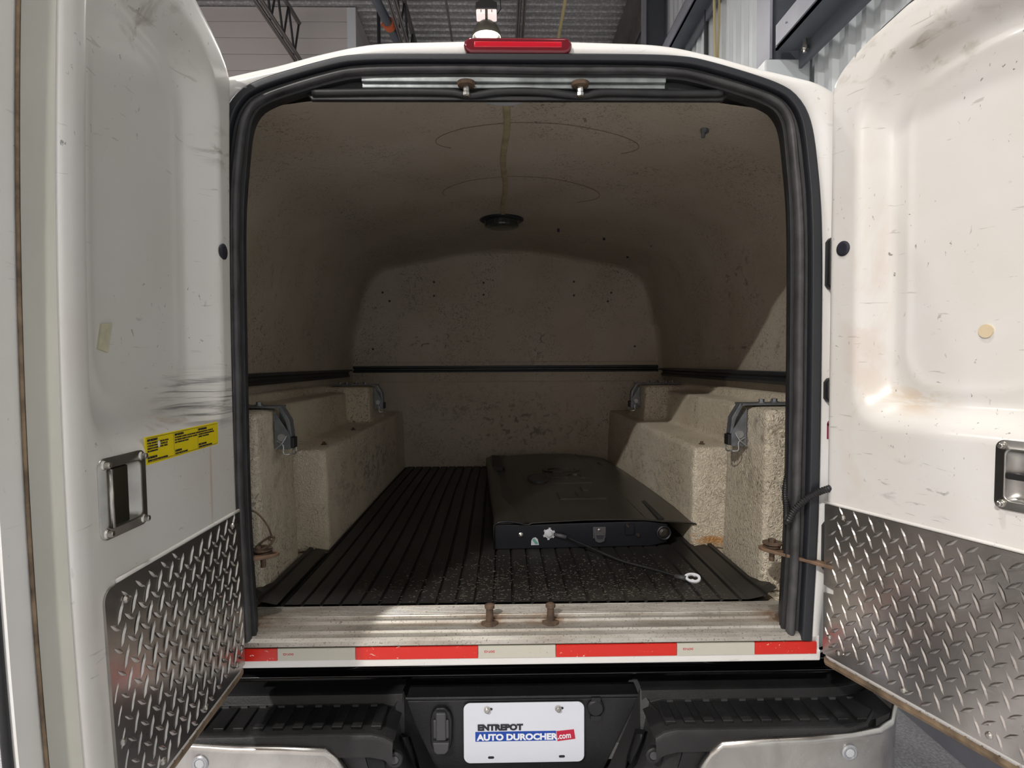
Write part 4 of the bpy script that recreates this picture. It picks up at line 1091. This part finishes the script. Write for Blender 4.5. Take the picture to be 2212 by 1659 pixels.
ptext('ENTREPOT', .115, .445, .0205, M['ink'], .0012, 'plate_lettering', sx=1.12)
b = MB(); x0, zt2 = PX(.096, .475); x1, zb2 = PX(.765, .634); b.box(x0, x1, .0992, .1002, zb2, zt2); b.build('blue_band', M['blueprint'], bp)
ptext('AUTO DUROCHER', .112, .610, .0214, M['whiteprint'], .0010, 'plate_lettering', sx=1.10)
b = MB(); q0 = PX(.768, .482); q1 = PX(.913, .455); q2 = PX(.925, .61); q3 = PX(.776, .645)
b.prism([q0, q1, q2, q3], lambda p: (p[0], .0988, p[1]), lambda p: (p[0], .1002, p[1])); b.build('red_tag', M['redprint'], bp)
ptext('.com', .779, .607, .0215, M['whiteprint'], .0005, 'plate_lettering', rot=5, sx=.80, y=.0980)
for u in (.205, .793):
    x, z = PX(u + .02, .905); b = MB(); b.prism(capsule(x, z, .0155, .0062, 6), lambda p: (p[0], .0995, p[1]), lambda p: (p[0], .1002, p[1])); b.build('plate_slot', M['ink'], bp)
    x, z = PX(u - .01, .105); b = MB(); b.prism(capsule(x + .006, z + .001, .0155, .0062, 6), lambda p: (p[0], .0995, p[1]), lambda p: (p[0], .1002, p[1])); b.build('plate_slot', M['ink'], bp)
    b = MB(); T = Matrix.Translation((x, .0995, z)) @ Matrix.Rotation(R(90), 4, 'X'); b.lathe([(.0085, 0), (.0085, .0015), (.0062, .002), (.0058, .008), (.004, .009)], T, 12); b.build('plate_screw', M['steel'], bp)

# ================================================================ RUBBER MAT
mt = empty('bed_mat', (0, 1.1, .868), 'black ribbed rubber mat on the load bed', 'mat')
def ribz(x):
    t = (x / .0485) % 1.0
    return .0035 if t < .80 else (.0035 - .0075 * min(1, (t - .80) / .03) if t < .9 else .0035 - .0075 * (1 - min(1, (t - .9) / .1)))
xs_ = []
x = -.60
xv = sorted(set([round((k + f) * .0485, 5) for k in range(-14, 15) for f in (0, .02, .4, .79, .84, .89, .94)]))
xv = [q for q in xv if -.605 < q < .618]
yv = [.128, .16, .2, .3, .45, .6, .8, 1.1, 1.4, 1.8, 2.155]
b = MB(); b.grid(lambda i, j: (xv[i] + .004 * math.sin(yv[j] * 3), yv[j], .879 + ribz(xv[i])), len(xv) - 1, len(yv) - 1); b.build('centre_field', M['mat'], mt)
for s in (1, -1):
    xa = [q for q in [s * (.60 + .0485 * (k + f) / 1) for k in range(0, 3) for f in (0, .1, .8, .85, .95)] if abs(q) < .675 + (.0)]
    xa += [s * .672]
    ya = [.128, .17, .21, .26, .35, .45, .55, .575]
    def fm(i, j):
        x = xa[i]; y = ya[j]; u = (abs(x) - .60)
        lift = .010 * sstep(u / .07) + .02 * sstep((u - .03) / .05) * sstep((.24 - y) / .08)
        if y > .22 and abs(x) > .655: x = s * .658
        return (x, y, .880 + lift + (.003 if i % 5 not in (3, 4) else -.002))
    b = MB(); b.grid(fm, len(xa) - 1, len(ya) - 1); lab(b.build('side_flap', M['mat'], mt), 'mat flap curling against the side post')
b = MB(); b.box(-.60, .617, .13, 2.155, .8685, .874); b.box(-.655, .655, .13, .57, .8685, .874); b.build('underlay', M['mat'], mt)
# bed deck under everything
b = MB(); b.box(-.93, .93, .135, 2.19, .84, .868); lab(b.build('bed_deck', M['liner'], truck), 'cream bed deck under the mat')
# crumbs
b = MB(); rnd = random.Random(3)
for k in range(2100):
    x = rnd.gauss(.14, .30); y = .135 + abs(rnd.gauss(0, .17)) if rnd.random() < .75 else rnd.uniform(.14, .6)
    if not (-.42 < x < .55) or y > (.53 if x < -.1 else .50): continue
    a = rnd.uniform(-.5, .5) + (PI / 2 if rnd.random() < .12 else 0); L_ = rnd.uniform(.001, .0048); w = rnd.uniform(.00025, .0006)
    c_, s_ = math.cos(a), math.sin(a); z = .8832
    b.add([(x - L_ * c_, y - L_ * s_, z), (x + w * s_, y - w * c_, z), (x + L_ * c_, y + L_ * s_, z), (x - w * s_, y + w * c_, z), (x, y, z + .0010)], [(0, 1, 4), (1, 2, 4), (2, 3, 4), (3, 0, 4)])
o = b.build('wood_flecks', M['brownwood']); tag(o, 'pale wood flecks and straw scattered on the near part of the mat', 'debris'); o['kind'] = 'stuff'

# ================================================================ TAILGATE
TG0 = Vector((-.057, .552, .8828)); ta = R(2.4)
def G(u, w, h):      # u: along its length (away), w: across (to the right), h: up
    ca, sa = math.cos(ta), math.sin(ta)
    return TG0 + Vector((w * ca - u * sa, w * sa + u * ca, h))
tg = empty('tailgate', G(.7, .3, 0), 'black pickup tailgate lying face up on the mat', 'tailgate')
TL = 1.44
wp = [(0, .030), (.004, .086), (.018, .094), (.075, .094), (.095, .088), (.115, .088), (.122, .092), (.17, .0945), (.30, .099), (.42, .098), (.50, .095), (.515, .089), (.55, .087), (.60, .082), (.63, .078)]
def crown(u): return .004 - .030 * ((u - TL / 2) / (TL / 2)) ** 2 * .35 - .0
us = [0, .01, .06, .14, .30, .45, .6, .75, .9, 1.05, 1.2, 1.32, 1.40, TL]
def skin(i, j):
    u = us[i]; w, h = wp[j]
    # side recess at the left edge: creases that run in from both ends
    k = 0
    if 3 <= j <= 5:
        t = sstep((u - .18) / .22) * sstep((1.30 - u) / .2); h -= .020 * t * (1 if j == 4 else .7)
    if j in (3, 4, 5, 6):
        t2 = sstep((u - .0) / .45) * sstep((TL - u) / .35); w -= .035 * t2 * (1 if j < 6 else .5)
    r_ = .0
    if j >= 11: w += .02 * (1 - u / TL) + .02
    if u > 1.3: w = w - (w - .3) * .10 * ((u - 1.3) / .14) ** 2
    return G(u, w, h + crown(u) * (1 if j > 1 else 0))
b = MB(); b.grid(skin, len(us) - 1, len(wp) - 1); b.build('outer_panel', M['tgglossy'], tg, smooth=True, solid=.003, bevel=0)
# core
b = MB(); core = [(.0, 0), (.52, 0), (.575, .012), (.575, .072), (.50, .084), (.10, .079), (.02, .084), (.0, .080)]
b.prism(core, lambda p: G(.006, p[0], p[1] - (0)), lambda p: G(TL - .006, p[0] * .98, p[1] - .006 * (p[1] > .05))); lab(b.build('inner_frame', M['tgdark'], tg, bevel=.003), 'black inner frame, end face towards the doors')
b = MB(); b.tube([G(-.001, .0, .004), G(-.001, .0, .082), G(-.001, .018, .092), G(-.001, .05, .0935), G(-.001, .09, .086), G(-.001, .115, .088)], .0028, 6); b.build('end_lip', M['tgdark'], tg, smooth=True)
# badge (plain oval) and embossed lettering
bc = G(.66, .212, .1045)
b = MB(); Tm = Matrix.Translation(bc) @ Matrix.Rotation(ta, 4, 'Z')
def oval(rx, ry, h, n=32): return [Tm @ Vector((rx * math.cos(2 * PI * k / n), ry * math.sin(2 * PI * k / n), h)) for k in range(n)]
L2 = [oval(.046, .092, -.004), oval(.046, .092, .003), oval(.040, .084, .005), oval(.037, .079, .002)]
b.grid(lambda i, j: L2[j][i], 32, 3, closed_u=True); b.f.append(tuple(range(96, 128))); lab(b.build('oval_badge', M['plasticgrey'], tg), 'dark oval badge with raised rim')
m = Matrix.Translation(G(.20, .405, .1035)) @ Matrix.Rotation(ta + R(90), 4, 'Z')
q = text_mb('F-150', .26, Matrix.Identity(4), offset=-.002, extrude=.004, sx=1.15)
def thick(w): return interp(w, wp)
q.v = [tuple(G(.24 + x_, .43 - y_, thick(.43 - y_) + crown(.24 + x_) + (.0075 if z_ > 0 else -.002))) for x_, y_, z_ in q.v]
# letters rise a little above the crown
lab(q.build('embossed_lettering', M['tgglossy'], tg, bevel=0), 'large letters pressed into the panel')
b = MB(); b.box(0, 0, 0, 0, 0, 0)
# crease strip along the panel and lip detail
for w_, r_ in ((.165, .0015), (.505, .0025)):
    b = MB(); b.tube([G(u, w_ - (.025 if w_ < .3 else 0) * sstep(u / TL), (.0945 if w_ < .3 else .0945) + crown(u) + .0005) for u in [TL * k / 14 for k in range(15)]], r_, 6); b.build('crease', M['tgglossy'], tg, smooth=True)
b = MB(); b.prism([(.01, .545), (.015, .565), (.28, .575), (.26, .558)], lambda p: G(p[0], p[1], .0835), lambda p: G(p[0], p[1], .0905 - .0)); lab(b.build('lip_insert', M['plastic'], tg, bevel=.001), 'matt black insert strip in the lip')
b = MB(); b.prism([(.62, .555), (.64, .575), (1.15, .580), (1.12, .560)], lambda p: G(p[0], p[1], .084), lambda p: G(p[0], p[1], .0905)); lab(b.build('lip_insert', M['plastic'], tg, bevel=.001), 'matt black insert strip in the lip')
b = MB(); b.prism([(1.0, .02), (1.0, .08), (1.36, .075), (1.40, .03)], lambda p: G(p[0], p[1], .07), lambda p: G(p[0], p[1], .098 - .0)); lab(b.build('handle_cover', M['plastic'], tg, bevel=.006), 'black moulded cover at the far corner')
# parts on the near end face
def disc(w, h, prof, name, mat, n=20, lbl=None):
    c_ = G(.006, w, h); T = Matrix.Translation(c_) @ Matrix.Rotation(ta, 4, 'Z') @ Matrix.Rotation(R(90), 4, 'X')
    b = MB(); b.lathe(prof, T, n); o = b.build(name, mat, tg)
    if lbl: lab(o, lbl)
    return T
disc(.088, .047, [(.008, 0), (.008, .002), (.0045, .004), (.0045, .008), (.002, .009)], 'bolt', M['steel'], 16, 'bright bolt on the end face')
b = MB(); b.prism([(.121, .013), (.147, .013), (.143, .032), (.136, .038), (.127, .036), (.122, .028)], lambda p: G(.0035, p[0], p[1]), lambda p: G(.008, p[0], p[1])); lab(b.build('cutout_liner', M['pale'], tg), 'pale liner in a cut-out')
b = MB(); b.prism([(.125, .030), (.131, .036), (.143, .020), (.141, .016), (.135, .016)], lambda p: G(.0015, p[0], p[1]), lambda p: G(.005, p[0], p[1])); lab(b.build('foam_plug', M['greenfoam'], tg, bevel=.001), 'pale green foam plug')
disc(.505 + .055, .045, [(.024, -.004), (.024, .010), (.021, .012), (.018, .010), (.017, .002)], 'hinge_cup', M['plastic'], 28, 'round hinge cup at the right end')
disc(.505 + .055, .045, [(.016, 0), (.016, .006), (.008, .010)], 'hinge_insert', M['tgglossy'], 16)
lt = [(.325, .030), (.368, .030), (.368, .068), (.325, .068)]
b = MB(); b.prism(lt, lambda p: G(.002, p[0], p[1]), lambda p: G(.008, p[0], p[1])); b.prism([(.327, .048), (.366, .048), (.362, .022), (.345, .016), (.332, .022)], lambda p: G(-.004, p[0], p[1]), lambda p: G(.004, p[0], p[1])); lab(b.build('latch_catch', M['plasticgrey'], tg, bevel=.002), 'square latch catch on the end face')
b = MB(); b.prism([(.334, .043), (.360, .043), (.357, .030), (.338, .030)], lambda p: G(-.0048, p[0], p[1]), lambda p: G(-.003, p[0], p[1])); b.build('latch_slot', M['ink'], tg)
disc(.345, .059, [(.0045, 0), (.0045, .006), (.002, .007)], 'bolt', M['steel'], 12, 'small screw in the latch catch')
for (w, h) in ((.44, .070), (.475, .038)): disc(w, h, [(.007, 0), (.007, .004), (.004, .010)], 'bolt', M['tgglossy'], 10)
b = MB(); b.box(0, .03, 0, .004, 0, .035, Matrix.Translation(G(.0, .432, .04)) @ Matrix.Rotation(ta, 4, 'Z')); b.build('bracket', M['tgdark'], tg, bevel=.002)
# cable: anchor disc, sleeve, strand, eyelet
T = disc(.180, .049, [(.0155, 0), (.0155, .003), (.011, .005), (.0085, .008), (.0035, .009)], 'cable_anchor', M['pale'], 20, 'pale grey cable anchor disc')
b = MB()
for k in range(6):
    a = 2 * PI * k / 6 + .4; m = T @ Matrix.Rotation(a, 4, 'Z'); b.box(.013, .020, -.0035, .0035, .0005, .003, m)
b.build('anchor_tab', M['pale'], tg)
a0 = G(-.004, .196, .049); a1 = G(-.012, .235, .041)
end = Vector((.470, .268, .8895))
b = MB(); b.tube([a0, a0.lerp(a1, .5), a1], [.0055, .0075, .0065], 10); lab(b.build('cable_sleeve', M['plasticgrey'], tg, smooth=True), 'dark grey sleeve at the anchor')
path = smooth_path([a1, a1.lerp(end, .22) + Vector((0, 0, -.006)), a1.lerp(end, .5) + Vector((0, 0, -.013)), a1.lerp(end, .8) + Vector((0, .006, -.006)), end], 24)
b = MB(); b.tube(path, [.0030 if k < 8 else .0045 for k in range(25)], 8); lab(b.build('cable', M['plastic'], tg, smooth=True), 'thin black tailgate cable')
d_ = (Vector((.52, .232, 0)) - Vector((.47, .268, 0))).normalized(); p_ = Vector((-d_.y, d_.x, 0))
cc = Vector((.495, .253, .894)); p_ = (p_ * .75 + Vector((0, 0, .6))).normalized(); nn_ = d_.cross(p_)
b = MB(); b.tube([end - d_ * .02, end + d_ * .012], [.006, .0075], 10); lab(b.build('cable_sleeve', M['plasticgrey'], tg, smooth=True), 'dark grey sleeve at the eyelet')
n_ = 36; lo = []
for k in range(n_):
    a = 2 * PI * k / n_; rO = 1 + .0 * math.cos(a)
    ox = .0225 * math.cos(a); oy = .0145 * math.sin(a) * (1 + .1 * math.cos(a))
    ix = .0145 * math.cos(a) + .001; iy = (.0080 - .003 * math.exp(-((math.cos(a) - .1) / .25) ** 2)) * math.sin(a)
    lo.append((ox, oy, ix, iy))
L3 = [[cc + d_ * q[0] + p_ * q[1] + nn_ * h for q in lo] for h in (-.0028, .0028)] + [[cc + d_ * q[2] + p_ * q[3] + nn_ * h for q in lo] for h in (.0028, -.0028)]
b = MB(); b.grid(lambda i, j: L3[j % 4][i], n_, 4, closed_u=True); lab(b.build('eyelet', M['caulk'], tg), 'white keyhole eyelet at the end of the cable')
